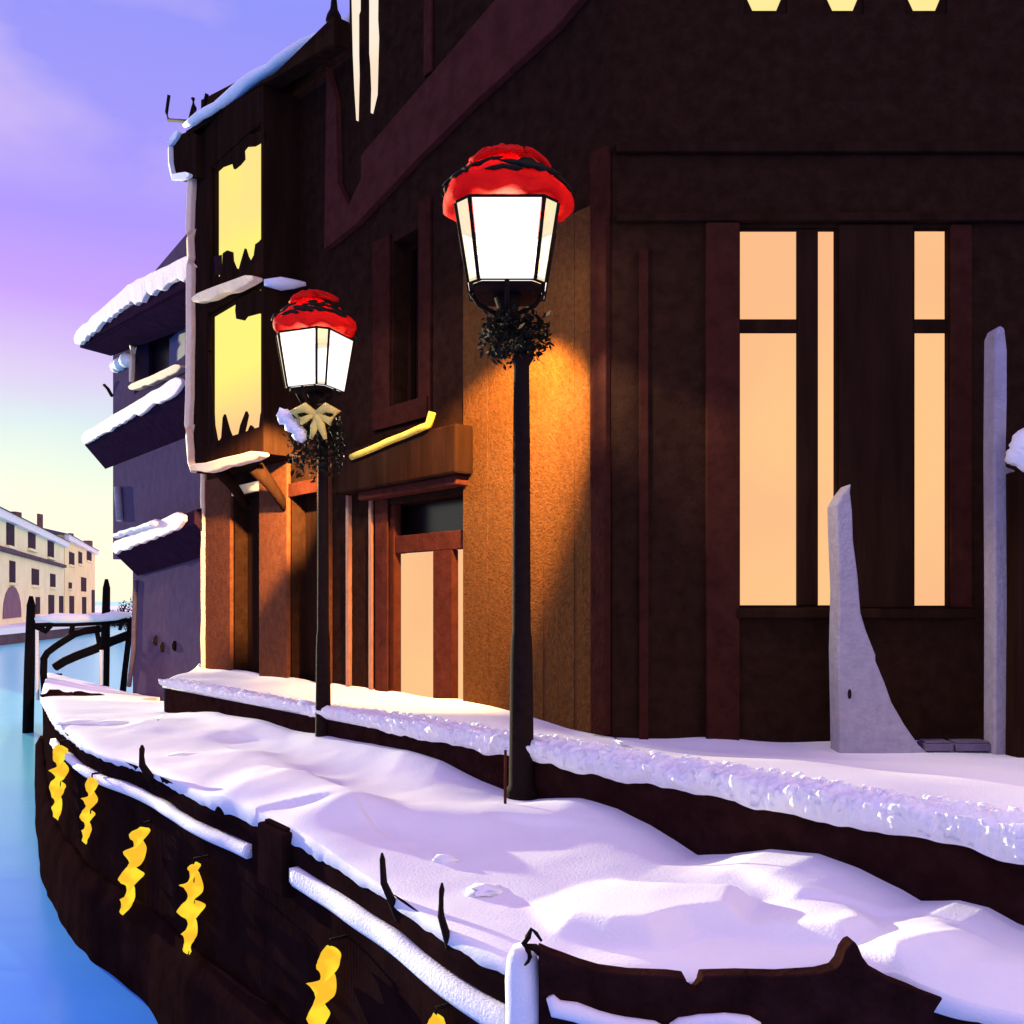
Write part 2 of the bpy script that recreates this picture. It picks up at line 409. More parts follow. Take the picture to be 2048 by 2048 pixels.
def cat(pts, s):
    i = int(min(max(s,0), len(pts)-1.0001)); t = s-i
    p = [pts[max(0,min(len(pts)-1,i+k))] for k in (-1,0,1,2)]
    return .5*((2*p[1])+(p[2]-p[0])*t+(2*p[0]-5*p[1]+4*p[2]-p[3])*t*t+(3*p[1]-p[0]-3*p[2]+p[3])*t**3)
DRIFTS = [((1750,1945),(2040,1950),.04,.14),((600,1585),(700,1640),.075,.26),((700,1640),(960,1655),.075,.26),((500,1520),(600,1570),.06,.26),((300,1455),(440,1475),.05,.30)]
DR = [(P(*a), P(*b), h, w) for a,b,h,w in DRIFTS]
# wind packed plates: each climbs gently away from the sun and breaks off in a small step
PLATES = [
          [(1060,1805),(1107,1773),(1234,1770),(1370,1800),(1480,1812),(1470,1862),(1377,1868),(1300,1895),(1216,1890),(1136,1868)],
          [(1440,1812),(1586,1806),(1720,1830),(1740,1880),(1690,1905),(1586,1888),(1480,1868)],
          [(1690,1830),(1780,1838),(1873,1850),(1950,1890),(1904,1925),(1795,1950),(1735,1920)],
          [(1440,1725),(1544,1690),(1637,1700),(1718,1730),(1850,1800),(1784,1822),(1706,1826),(1594,1815),(1480,1755)]]
PLC = [(.12,.24),(.11,.22),(.11,.22),(.10,.22)]
PL = [[P(*q).to_2d() for q in pl] for pl in PLATES]
SD = Vector((SUN_DIR.x,SUN_DIR.y)).normalized()
def poly_sd(p, poly):
    d = 1e9; ins = False; n = len(poly)
    for i in range(n):
        a = poly[i]; b = poly[(i+1)%n]; ab = b-a; ap = p-a
        t = max(0,min(1, ap.dot(ab)/ab.dot(ab))); d = min(d, (ap-ab*t).length)
        if (a.y > p.y) != (b.y > p.y) and p.x < (b.x-a.x)*(p.y-a.y)/(b.y-a.y)+a.x: ins = not ins
    return d if ins else -d
PLM = [max(q.dot(SD) for q in pl) for pl in PL]
PLB = [(min(q.x for q in pl)-.2,max(q.x for q in pl)+.2,min(q.y for q in pl)-.2,max(q.y for q in pl)+.2) for pl in PL]
def plate_h(p):
    h = 0; q = p.to_2d()
    for pl, m, bb, (cap,slp) in zip(PL, PLM, PLB, PLC):
        if not (bb[0] < q.x < bb[1] and bb[2] < q.y < bb[3]): continue
        d = poly_sd(q, pl)+.012*noise.noise(p*4)
        w = sstep(d, -.08, .05)
        if w <= 0: continue
        t = max(0, m-q.dot(SD))+.03*noise.noise(p*3)
        h = max(h, w*(-.02+cap*math.tanh(t*slp/cap))) if h > 0 or w < 1 else w*(-.02+cap*math.tanh(t*slp/cap))
    return h
def segd(p, a, b):
    ab = (b-a).to_2d(); ap = (p-a).to_2d(); t = max(0,min(1, ap.dot(ab)/ab.dot(ab)))
    return (ap-ab*t).length
def quay_h(p, inner, t):
    h = dip(p.y)
    px = CX+F*inner.x/inner.y
    if px >= 320:
        want = CAM_H-(interp(HK, px)-HY)/F*inner.y
        h += want*math.exp(-(((p-inner).to_2d().length)/.42)**2)
    for a,b,hh,w in DR:
        d = segd(p,a,b); ab = (b-a).to_2d(); sd = ab.x*(p.y-a.y)-ab.y*(p.x-a.x)
        lit = (Vector((SUN_DIR.x,SUN_DIR.y)).dot(Vector((-ab.y,ab.x))) > 0) == (sd > 0)
        wv = w*(1+.35*noise.noise(Vector((p.x*2.5,p.y*2.5,7)))); h += hh*math.exp(-(d/(wv*1.7 if lit else wv*.75))**2)
    h += plate_h(p)*sstep((p-inner).to_2d().length,.05,.65)
    h += .014*noise.noise(Vector((p.x*1.6,p.y*1.6,3)))+.0025*noise.noise(Vector((p.x*6,p.y*6,9)))
    return h
def quay_snow():
    NS = 620; NT = 110; mb = MB(); n = len(OUT)-1
    for i in range(NS+1):
        s = n*i/NS; o = cat(OUT, s); q = cat(INN, s) if s < 3.9 else INN[int(min(s,n-1e-4))].lerp(INN[int(min(s,n-1e-4))+1], s-int(min(s,n-1e-4)))
        o = Vector((o.x,o.y,0)); q = Vector((q.x,q.y,0))
        dirn = (o-q).normalized()
        for j in range(NT+1):
            t = (j/NT)**1.4
            p = o.lerp(q, t)
            z = quay_h(p, q, t)
            de = (p-o).length
            z += .03*(1-math.exp(-(de/.08)))-.02
            mb.v.append(Vector((p.x,p.y,z)))
        # overhanging lip and skirt
        lip = .025+.02*noise.noise(o*5)
        zb = dip(o.y)
        mb.v.append(Vector((o.x,o.y,0))+dirn*lip+Vector((0,0,zb-.055-.03*abs(noise.noise(o*7)))))
        mb.v.append(Vector((o.x,o.y,0))-dirn*.06+Vector((0,0,zb-.075)))
    W = NT+3
    for _ in range(3):      # settle the snow
        z = [v.z for v in mb.v]
        for i in range(1,NS):
            for j in range(1,NT):
                k = i*W+j; mb.v[k].z = .4*z[k]+.15*(z[k-1]+z[k+1]+z[k-W]+z[k+W])
    for i in range(NS):
        for j in range(NT): mb.f.append((i*W+j,(i+1)*W+j,(i+1)*W+j+1,i*W+j+1))
        mb.f.append((i*W+NT+1,(i+1)*W+NT+1,(i+1)*W,i*W)); mb.f.append((i*W+NT+2,(i+1)*W+NT+2,(i+1)*W+NT+1,i*W+NT+1))
    o = mb.build('quay_snow', M['snow'], smooth=True); tag(o, kind='structure')
quay_snow()

# terrace (raised pavement) with its snow, and its kerb stone face
def terrace():
    KR = KP.u(2400); mb = MB()
    a = KP.pt(0,0); b = KP.pt(KR,0); back = Vector((.758,.652,0))
    mb.hexa([Vector((p.x,p.y,z)) for z in (-.5,TZ-.02) for p in (a,b,b+back*.3,a+back*.3)])
    tag(mb.build('kerb', M['kerb'], bevel=.012), kind='structure')
    # snow
    NS, NT = 300, 40; mb = MB()
    uA = F1.u(395); inner = [F1.pt(uA,0),F1.pt(0,0),F2.pt(4.2,0)]
    l1 = uA; l2 = 4.2
    for i in range(NS+1):
        s = i/NS; o = KP.pt(KR*s-0.02,0)
        q = F1.pt(uA*(1-s/.78),0) if s < .78 else F2.pt(4.2*(s-.78)/.22,0)
        q = q+ (F1.n[0]*-.03 if s<.78 else 0)*Vector((1,0,0))
        for j in range(NT+1):
            t = (j/NT)**1.5; p = o.lerp(q, t); de = (p-o).length
            z = TZ+.045*(1-math.exp(-de/.10))+.02*noise.noise(Vector((p.x*1.5,p.y*1.5,5)))+.05*math.exp(-((1-t)/.12)**2)*(.7+.6*noise.noise(Vector((p.x*1.8,p.y*1.8,1))))
            z -= .12*sstep(t,.2,.95)*sstep(s,.62,.85)
            mb.v.append(Vector((p.x,p.y,z)))
        mb.v.append(o+Vector((-.758,-.652,0))*.02+Vector((0,0,TZ-.03)))
    W = NT+2
    for i in range(NS):
        for j in range(NT): mb.f.append((i*W+j,(i+1)*W+j,(i+1)*W+j+1,i*W+j+1))
        mb.f.append((i*W+NT+1,(i+1)*W+NT+1,(i+1)*W,i*W))
    e = [i for i in range(W-1)]
    # end skirt at the far end
    k = len(mb.v)
    for j in range(NT+1): v = mb.v[j]; mb.v.append(Vector((v.x,v.y,-.4)))
    for j in range(NT): mb.f.append((j,j+1,k+j+1,k+j))
    tag(mb.build('terrace_snow', M['snow'], smooth=True), kind='structure')
    # crumbled bright snow ridge along the kerb edge
    mb = MB(); n1, n2 = 1700, 30; m = n2+1
    for i in range(n1+1):
        x = KR*i/n1; q = KP.pt(x,0); px = CX+F*q.x/q.y; k = .40+.60*sstep(px, 300, 1300)
        wd = (.20+.20*k)*(1+.25*noise.noise(Vector((x*1.3,2,2)))); 
        for j in range(m):
            f = j/n2
            o = -.035+wd*f*(1.15-.15*f); z = TZ+.012+.06*math.sin(math.pi*min(1,f*.9+.12))**.7*(.6+.5*k)
            if j <= 8:
                e = j/8; o = -.022-.03*math.sin(math.pi*e*.8)-.004*(1-e); z = TZ-.04*k+(.04*k+.062*(.6+.5*k))*e
            else:
                f = (j-8)/(n2-8); o = -.04+wd*f; z = TZ+.062*(.6+.5*k)*(1+.25*math.sin(math.pi*f))*(1-f**2.5)
            if j == n2: z = TZ-.01
            p = q+Vector((.758,.652,0))*o; p.z = z
            if 0 < j < n2:
                w1 = noise.noise(p*9); w2 = noise.noise(p*23+Vector((5,5,5))); w3 = noise.noise(p*46)
                d = (.022*w1+.020*abs(w2)*1.6+.008*w3)*(.5+.6*k)
                p.z += d; p -= Vector((.758,.652,0))*d*(1.3 if j < 9 else .4)
            if j <= 2:
                p.z -= .04*max(0,noise.noise(q*4)+.1)*k+.010*noise.noise(q*13)
            mb.v.append(p)
    for i in range(n1):
        for j in range(n2): mb.f.append((i*m+j,(i+1)*m+j,(i+1)*m+j+1,i*m+j+1))
    for i in range(900):
        x = random.uniform(.05,KR); q = KP.pt(x,0); px = CX+F*q.x/q.y; k = .40+.60*sstep(px, 300, 1300)
        o = random.uniform(-.04,.42*k); r = random.uniform(.008,.024)
        p = q+Vector((.758,.652,0))*o; p.z = TZ+.03+(.03*k if .05 < o < .3 else 0); mb.blob(p, r*1.4, r*1.2, r*.9, .35, 4, i)
    o = mb.build('snow_ridge', M['fresh'], smooth=True); tag(o, kind='structure')
terrace()

# water and far bank
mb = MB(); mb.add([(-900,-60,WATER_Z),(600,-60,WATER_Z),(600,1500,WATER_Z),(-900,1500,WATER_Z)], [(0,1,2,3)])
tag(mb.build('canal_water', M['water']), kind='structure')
def bank():
    mb = MB(); edge = [(-70,-5),(-34,55),(-38,78),(-47,97),(-30,120),(60,150)]
    b = [Vector((x+ (3.0 if i in (1,2) else 1.5), y-2.5, 0)) for i,(x,y) in enumerate(edge)]
    top = [v+Vector((0,0,-.75)) for v in b]; bot = [v+Vector((0,0,-2.5)) for v in b]; back = [v+Vector((-120,150,-.75)) for v in b]
    n = len(b); mb.add(top+bot, [(i,i+1,n+i+1,n+i) for i in range(n-1)])
    tag(mb.build('far_bank', M['bank']), kind='structure')
    mb = MB(); tops = [v+Vector((.1,0,-.55)) for v in b]; low = [v+Vector((.12,-.1,-.95)) for v in b]; back = [v+Vector((-120,150,-.5)) for v in b]
    mb.add(tops+back+low, [(i,i+1,n+i+1,n+i) for i in range(n-1)]+[(i,i+1,2*n+i+1,2*n+i) for i in range(n-1)])
    tag(mb.build('far_bank_snow', M['snow']), kind='structure')
bank()

# ------------------------------------------------------------------ quay wall (thing)
def sweep(pts, prof, i0=0.0, i1=None, per=14, jit=0.0, seed=0, zfun=None):
    """sweep profile [(out,z)...] (closed) along the quay outline between list indices i0..i1"""
    i1 = len(pts)-1 if i1 is None else i1
    N = int((i1-i0)*per); mb = MB(); m = len(prof)
    for i in range(N+1):
        s = i0+(i1-i0)*i/N
        p = cat(pts, s); t = (cat(pts, s+.02)-cat(pts, s-.02)); t.z = 0
        if t.length < 1e-6: t = Vector((1,0,0))
        t.normalize(); nrm = Vector((t.y,-t.x,0))
        if nrm.dot(Vector((-1,-1.2,0))) < 0 : nrm = -nrm
        zb = dip(p.y)*1.0
        for k,(o,z) in enumerate(prof):
            w = jit*noise.noise(Vector((p.x*3+seed,p.y*3,k*1.7)))
            mb.v.append(Vector((p.x,p.y,0))+nrm*(o+w)+Vector((0,0,z+(zb if z > -1.0 else 0)+w*.6)))
    for i in range(N):
        for k in range(m): mb.f.append((i*m+k, i*m+(k+1)%m, (i+1)*m+(k+1)%m, (i+1)*m+k))
    mb.f.append(tuple(range(m-1,-1,-1))); mb.f.append(tuple(N*m+k for k in range(m)))
    return mb
QW = empty('quay_wall', cat(OUT,6)*1.0, 'dark brown stone canal wall under the snowy quay edge', 'canal wall')
sweep(OUT, [(-.3,-.03),(.0,-.03),(.012,-.10),(.0,-.17),(-.3,-.17)], jit=.012).build('coping', M['stone'], QW)
sweep(OUT, [(-.3,-.171),(-.012,-.171),(-.02,-.8),(0.0,-1.3),(.03,-2.2),(-.3,-2.2)], jit=.02, seed=4).build('wall_face', M['stone'], QW)
sweep(OUT, [(-.05,-1.02),(.03,-1.0),(.09,-1.15),(.11,-1.6),(.13,-2.2),(-.05,-2.2)], i0=1.2, i1=9, jit=.03, seed=9).build('footing', M['stone'], QW, smooth=True)
sweep(OUT, [(-.02,-.255),(.03,-.26),(.05,-.235),(.035,-.19),(-.02,-.185)], i0=2.25, i1=7.28, jit=.022, seed=2).build('ledge_snow', M['fresh'], QW, smooth=True)
sweep(OUT, [(-.02,-.265),(.03,-.265),(.05,-.235),(.035,-.175),(-.02,-.17)], i0=8.45, i1=12.93, jit=.022, seed=3).build('ledge_snow', M['fresh'], QW, smooth=True)
sweep(OUT, [(-.02,-.22),(.05,-.20),(.07,-.15),(.05,-.11),(-.02,-.10)], i0=14.15, i1=16.3, jit=.03, seed=5).build('ledge_snow', M['fresh'], QW, smooth=True)

def edge_pt(px, off=0.0):
    """point of the quay outline seen at column px, pushed out from the wall"""
    best = None
    for i in range(0, 1400):
        s = 1+12*i/1400; p = cat(OUT, s); e = abs(CX+F*p.x/p.y-px)
        if best is None or e < best[0]: best = (e, s, p)
    s = best[1]; p = best[2]; t = cat(OUT,s+.02)-cat(OUT,s-.02); t.z = 0; t.normalize(); n = Vector((t.y,-t.x,0))
    if n.dot(Vector((-1,-1.2,0))) < 0: n = -n
    return Vector((p.x,p.y,0))+n*off, t, n

# yellow lamp reflections built as glowing ribbons, with added cords, on the wall
STR = [(125,115,1492,1637,20,'yellow twisted ribbon for a lamp reflection strand hanging at the far tip of the canal wall'),
       (192,176,1556,1685,17,'thin yellow ribbon for a lamp reflection strand, second one from the tip of the canal wall'),
       (290,258,1660,1830,26,'broad yellow ribbon for a lamp reflection strand in the middle of the canal wall'),
       (402,390,1730,1905,25,'yellow ribbon for a lamp reflection strand ending in a small loop, nearer than the broad middle one'),
       (682,645,1897,2090,34,'nearest and largest yellow ribbon for a lamp reflection strand, cut off by the bottom edge'),
       (900,880,2030,2160,26,'ribbon for a lamp reflection strand whose orange tip alone shows at the bottom beside the snowy post')]
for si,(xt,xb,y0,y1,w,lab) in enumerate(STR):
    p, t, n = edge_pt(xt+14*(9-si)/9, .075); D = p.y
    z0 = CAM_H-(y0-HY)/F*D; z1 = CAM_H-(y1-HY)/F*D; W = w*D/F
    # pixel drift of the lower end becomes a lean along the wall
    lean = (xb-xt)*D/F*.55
    root = empty('reflection_streak', (p.x,p.y,z0), lab, 'light strand', 'yellow reflection ribbons on the canal wall')
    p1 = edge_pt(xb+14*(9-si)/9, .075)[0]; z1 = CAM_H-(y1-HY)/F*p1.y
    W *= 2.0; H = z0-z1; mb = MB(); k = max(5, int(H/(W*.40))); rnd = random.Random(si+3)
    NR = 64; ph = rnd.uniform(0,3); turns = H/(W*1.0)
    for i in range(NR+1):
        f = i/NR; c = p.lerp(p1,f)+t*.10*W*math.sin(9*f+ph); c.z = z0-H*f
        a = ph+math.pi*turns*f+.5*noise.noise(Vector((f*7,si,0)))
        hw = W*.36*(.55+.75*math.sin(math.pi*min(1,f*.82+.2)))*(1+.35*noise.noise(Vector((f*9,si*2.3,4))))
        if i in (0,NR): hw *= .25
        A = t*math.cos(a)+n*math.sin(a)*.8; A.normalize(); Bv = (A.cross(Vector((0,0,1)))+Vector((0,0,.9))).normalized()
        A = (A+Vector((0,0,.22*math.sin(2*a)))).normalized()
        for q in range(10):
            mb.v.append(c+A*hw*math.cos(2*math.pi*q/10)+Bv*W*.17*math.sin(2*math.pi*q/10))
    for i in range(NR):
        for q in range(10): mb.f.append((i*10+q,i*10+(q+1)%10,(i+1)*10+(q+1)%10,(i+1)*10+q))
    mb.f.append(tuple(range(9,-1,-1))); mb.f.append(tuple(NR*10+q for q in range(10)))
    mb.build('reflection_ribbon', M['streak'], root, smooth=True)
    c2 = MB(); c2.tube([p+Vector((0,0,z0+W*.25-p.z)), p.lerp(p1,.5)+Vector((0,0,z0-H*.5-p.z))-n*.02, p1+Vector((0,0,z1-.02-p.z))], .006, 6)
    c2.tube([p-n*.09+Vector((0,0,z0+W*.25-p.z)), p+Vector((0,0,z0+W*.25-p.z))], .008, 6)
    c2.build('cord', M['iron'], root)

# ------------------------------------------------------------------ narrow house with yellow windows
def window(parent, pl, r, pane, o_in, frame=None, fw=.04, bars_u=(), bars_z=(), fm=None, name='window'):
    fm = fm or M['plank']
    u0,u1,z0,z1 = r; mb = MB()
    a = o_in+.012; b = o_in+.06
    mb.pbox(pl,u0,u0+fw,z0,z1,a,b); mb.pbox(pl,u1-fw,u1,z0,z1,a,b)
    mb.pbox(pl,u0+fw,u1-fw,z0,z0+fw,a,b-.003); mb.pbox(pl,u0+fw,u1-fw,z1-fw,z1,a,b-.003)
    for f,w in bars_u:
        u = u0+(u1-u0)*f; mb.pbox(pl,u-w/2,u+w/2,z0+fw,z1-fw,a,b-.006)
    for f,w in bars_z:
        z = z0+(z1-z0)*f; mb.pbox(pl,u0+fw,u1-fw,z-w/2,z+w/2,a,b-.009)
    w = mb.build(name, fm, parent)
    MB().pbox(pl,u0-.01,u1+.01,z0-.01,z1+.01,o_in-.02,o_in).build('pane', pane, w)
    return w

NH = empty('narrow_house', F1.pt(F1.u(520),TZ), 'narrow dark house with two tall yellow windows in its overhanging upper floors', 'house')
OR = F1.shift(.42)
def narrow_house():
    uR = F1.u(698.5); uL = F1.u(402)
    ztop = F1.uz(520,170)[1]
    # ground floor wall, set between rust pilasters
    dk1 = rect(F1, 470,524, 985,1400); dk1 = (dk1[0],dk1[1],TZ,dk1[3])
    dk2 = rect(F1, 584,640, 985,1420); dk2 = (dk2[0],dk2[1],TZ,dk2[3])
    zb = OR.uz(450,925)[1]
    wall_mb(F1, uR, uL, -.3, zb+.1, [dk1, dk2], -.35, 0).build('wall', M['plaster'], NH)
    for d in (dk1, dk2):
        o = MB().pbox(F1, d[0],d[1],d[2]+.01,d[3],-.20,-.16).build('door', M['plank'], NH)
        MB().pbox(F1, (d[0]+d[1])/2-.012,(d[0]+d[1])/2+.012,d[2]+.1,d[3]-.1,-.158,-.145).build('door_batten', M['trim'], o)
    for (x0,x1) in ((412,468),(526,582),(642,666)):
        u0,u1 = sorted((F1.u(x0),F1.u(x1)))
        MB().pbox(F1,u0,u1,TZ,zb-.02,.002,.05).build('pilaster', M['rust'], NH, bevel=.008)
    MB().pbox(F1,dk2[0]-.02,dk2[1]+.02,dk2[3]-.02,dk2[3]+.12,.002,.035).build('lintel', M['trim'], NH)
    MB().pbox(F1,dk1[0]-.01,dk1[1]+.02,dk1[3]-.01,dk1[3]+.10,.002,.035).build('lintel', M['pale'], NH)
    # corner downpipe
    pts = [F1.at(407,y,.06) for y in (945,1000,1060,1130,1200,1280,1350)]
    MB().tube(wob(pts,.12,.012,3), .035, 8).build('downpipe', M['pale'], NH, smooth=True)
    # overhanging upper floors (oriel) : front slab with two openings
    u0 = OR.u(527); u1 = OR.u(386)
    zlo = OR.uz(450,928)[1]; 
    up = rect(OR, 421,522, 290,552, 470); lo = rect(OR, 413,522, 592,872, 470)
    ztl = OR.uz(386,262)[1]; ztr = OR.uz(527,165)[1]
    zt = min(ztl,ztr)-.02
    wall_mb(OR, u0, u1, zlo, zt, [up, lo], -.16, 0).build('oriel_front', M['plank'], NH)
    MB().prism(OR,[(u0,zt),(u1,zt),(u1,ztl+.05),OR.uz(668,84),(OR.u(668),zt)],-.16,0).build('gable_board', M['plank'], NH)
    # cheeks, floor of the oriel
    m = MB(); m.pbox(OR,u0,u0+.06,zlo,zt,-.6,-.162); m.pbox(OR,u1-.06,u1,zlo,zt,-.6,-.162); m.pbox(OR,u0+.061,u1-.061,zlo,zlo+.06,-.6,-.162)
    m.build('oriel_side', M['plank'], NH)
    w1 = window(NH, OR, up, M['w_yellow'], -.10, fw=.03); w2 = window(NH, OR, lo, M['w_yellow'].copy(), -.10, fw=.03)
    # room light fading down the lower pane, painted in: lemon at top, peach at sill
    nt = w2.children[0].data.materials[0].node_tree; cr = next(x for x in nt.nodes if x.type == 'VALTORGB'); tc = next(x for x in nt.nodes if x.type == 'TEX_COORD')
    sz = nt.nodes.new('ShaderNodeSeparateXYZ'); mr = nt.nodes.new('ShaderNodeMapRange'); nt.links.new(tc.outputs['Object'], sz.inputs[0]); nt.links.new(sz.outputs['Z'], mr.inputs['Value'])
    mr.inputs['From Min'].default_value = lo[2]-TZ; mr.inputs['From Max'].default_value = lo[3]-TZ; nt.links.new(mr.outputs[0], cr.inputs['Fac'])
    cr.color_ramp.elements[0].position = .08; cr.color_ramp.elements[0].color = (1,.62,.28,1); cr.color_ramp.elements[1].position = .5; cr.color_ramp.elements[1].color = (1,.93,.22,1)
    # torn valance and jagged planting in front of the panes
    def jag(pxs, name, par, m=M['plank']): MB().pprism(OR, pxs, -.036, -.012).build(name, m, par)
    jag([(416,280),(416,337),(440,333),(462,325),(465,337),(476,328),(485,317),(484,300),(490,292),(505,291),(527,278),(527,262)], 'valance', w1)
    jag([(413,575),(413,520),(424,522),(425,552),(430,560),(437,552),(442,530),(443,506),(452,500),(461,503),(462,520),(468,535),(475,538),(480,520),(487,496),(492,512),(498,523),(505,510),(508,488),(516,482),(526,470),(526,575)], 'plant_fringe', w1)
    jag([(408,895),(408,700),(416,705),(422,790),(425,850),(432,888),(440,875),(443,835),(446,828),(455,860),(464,882),(472,878),(478,850),(489,822),(492,830),(485,862),(490,868),(498,850),(503,855),(508,877),(514,870),(518,830),(526,800),(526,895)], 'plant_fringe', w2)
    jag([(468,620),(470,598),(505,585),(524,578),(524,630),(516,625),(490,632),(484,640),(470,637)], 'valance', w2)
    jag([(407,588),(407,700),(417,700),(420,650),(414,640),(412,612)], 'curtain', w2)
    # snowy frames
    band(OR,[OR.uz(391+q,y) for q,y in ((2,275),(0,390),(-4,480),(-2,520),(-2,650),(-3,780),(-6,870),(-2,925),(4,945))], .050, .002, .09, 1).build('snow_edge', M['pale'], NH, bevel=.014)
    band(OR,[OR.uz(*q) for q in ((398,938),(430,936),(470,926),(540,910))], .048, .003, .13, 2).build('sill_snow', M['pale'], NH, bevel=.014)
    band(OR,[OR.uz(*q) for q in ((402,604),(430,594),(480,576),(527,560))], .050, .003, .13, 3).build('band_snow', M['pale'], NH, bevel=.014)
    c = OR.at(528,565,.0); e = F1.at(612,568,.05)
    snowbead([c, c.lerp(e,.4), e], .085, .1, .02, .6, 4).build('band_snow', M['snow'], NH, smooth=True)
    # bracket under the oriel
    for x in (435,512):
        a = OR.at(x,935,-.05); f = Vector((a.x,a.y,a.z))
        MB().tube([f, f+Vector((.12,.10,-.16)), f+Vector((.27,.23,-.42))], [.09,.07,.05], 8).build('bracket', M['plank'], NH, smooth=True)
    # wall between oriel and the big house, and its upper part
    zr = F1.uz(668,75)[1]; zl = F1.uz(402,262)[1]
    u_o = F1.u(600)
    MB().prism(F1,[(uR,zb+.1),(uL,zb+.1),(uL,zl+.4),(uR,zr)],-.35,-.0).build('upper_wall', M['plaster'], NH)
    # roof: a thick sloping slab with snow at its eave
    n = Vector((F1.n[0],F1.n[1],0))
    a = OR.at(372,262,.12); b = OR.at(664,80,-.38)
    bk = -n*3.2+Vector((0,0,1.2))
    pts = [a,b,b+bk,a+bk]
    MB().hexa([p-Vector((0,0,.06)) for p in pts]+pts).build('roof', M['plank'], NH)
    r = [OR.at(370,252,.14),OR.at(400,233,.10),OR.at(450,200,.03),OR.at(500,162,-.06),OR.at(560,122,-.15),OR.at(610,89,-.23),OR.at(655,62,-.30)]
    snowbead(r, .066, .16, .012, .8, 5).build('roof_snow', M['fresh'], NH, smooth=True)
    # boxed gutter end at the left
    g = OR.shift(.10)
    MB().pprism(g,[(345,275),(378,262),(392,268),(392,352),(352,358),(346,330)],-.3,0).build('gutter_box', M['plank'], NH)
    band(g,[g.uz(*q) for q in ((364,266),(345,290),(346,330),(352,357),(386,352))], .036, .002, .06, 6, .05).build('gutter_snow', M['snow'], NH, bevel=.014)
    # aerial on the eave
    A = lambda x,y: OR.at(x,y,-.25)
    MB().tube([A(338,190),A(333,225),A(337,240),A(380,243),A(402,238)], .022, 8).build('aerial', M['iron'], NH, smooth=True)
    MB().tube([A(383,245),A(388,215),A(386,197)],[.05,.035,.025],8).tube([A(388,222),A(400,232),A(409,208),A(414,188)],[.02,.025,.022,.025],8).build('aerial_mast', M['iron'], NH, smooth=True)
    # spire finial
    f = F1.at(668,70,-.1); s = F1.D(668)/F
    prof = [(10,-25),(11,0),(16,4),(9,10),(8,18),(17,28),(14,40),(8,52),(6,70),(4,100),(1,140)]
    MB().lathe((f.x,f.y,f.z),[(r_*s,z_*s) for r_,z_ in prof],16).build('finial', M['iron'], NH, smooth=True)
    snowbead([f+Vector((-.06,0,-.04)),f+Vector((-.07,0,.06))], .05,.03,.01,1,7).build('finial_snow', M['snow'], NH, smooth=True)
    snowbead([f+Vector((.1,-.05,.02)),f+Vector((.26,-.1,.14))], .05,.04,.01,1,8).build('finial_snow', M['snow'], NH, smooth=True)
narrow_house()

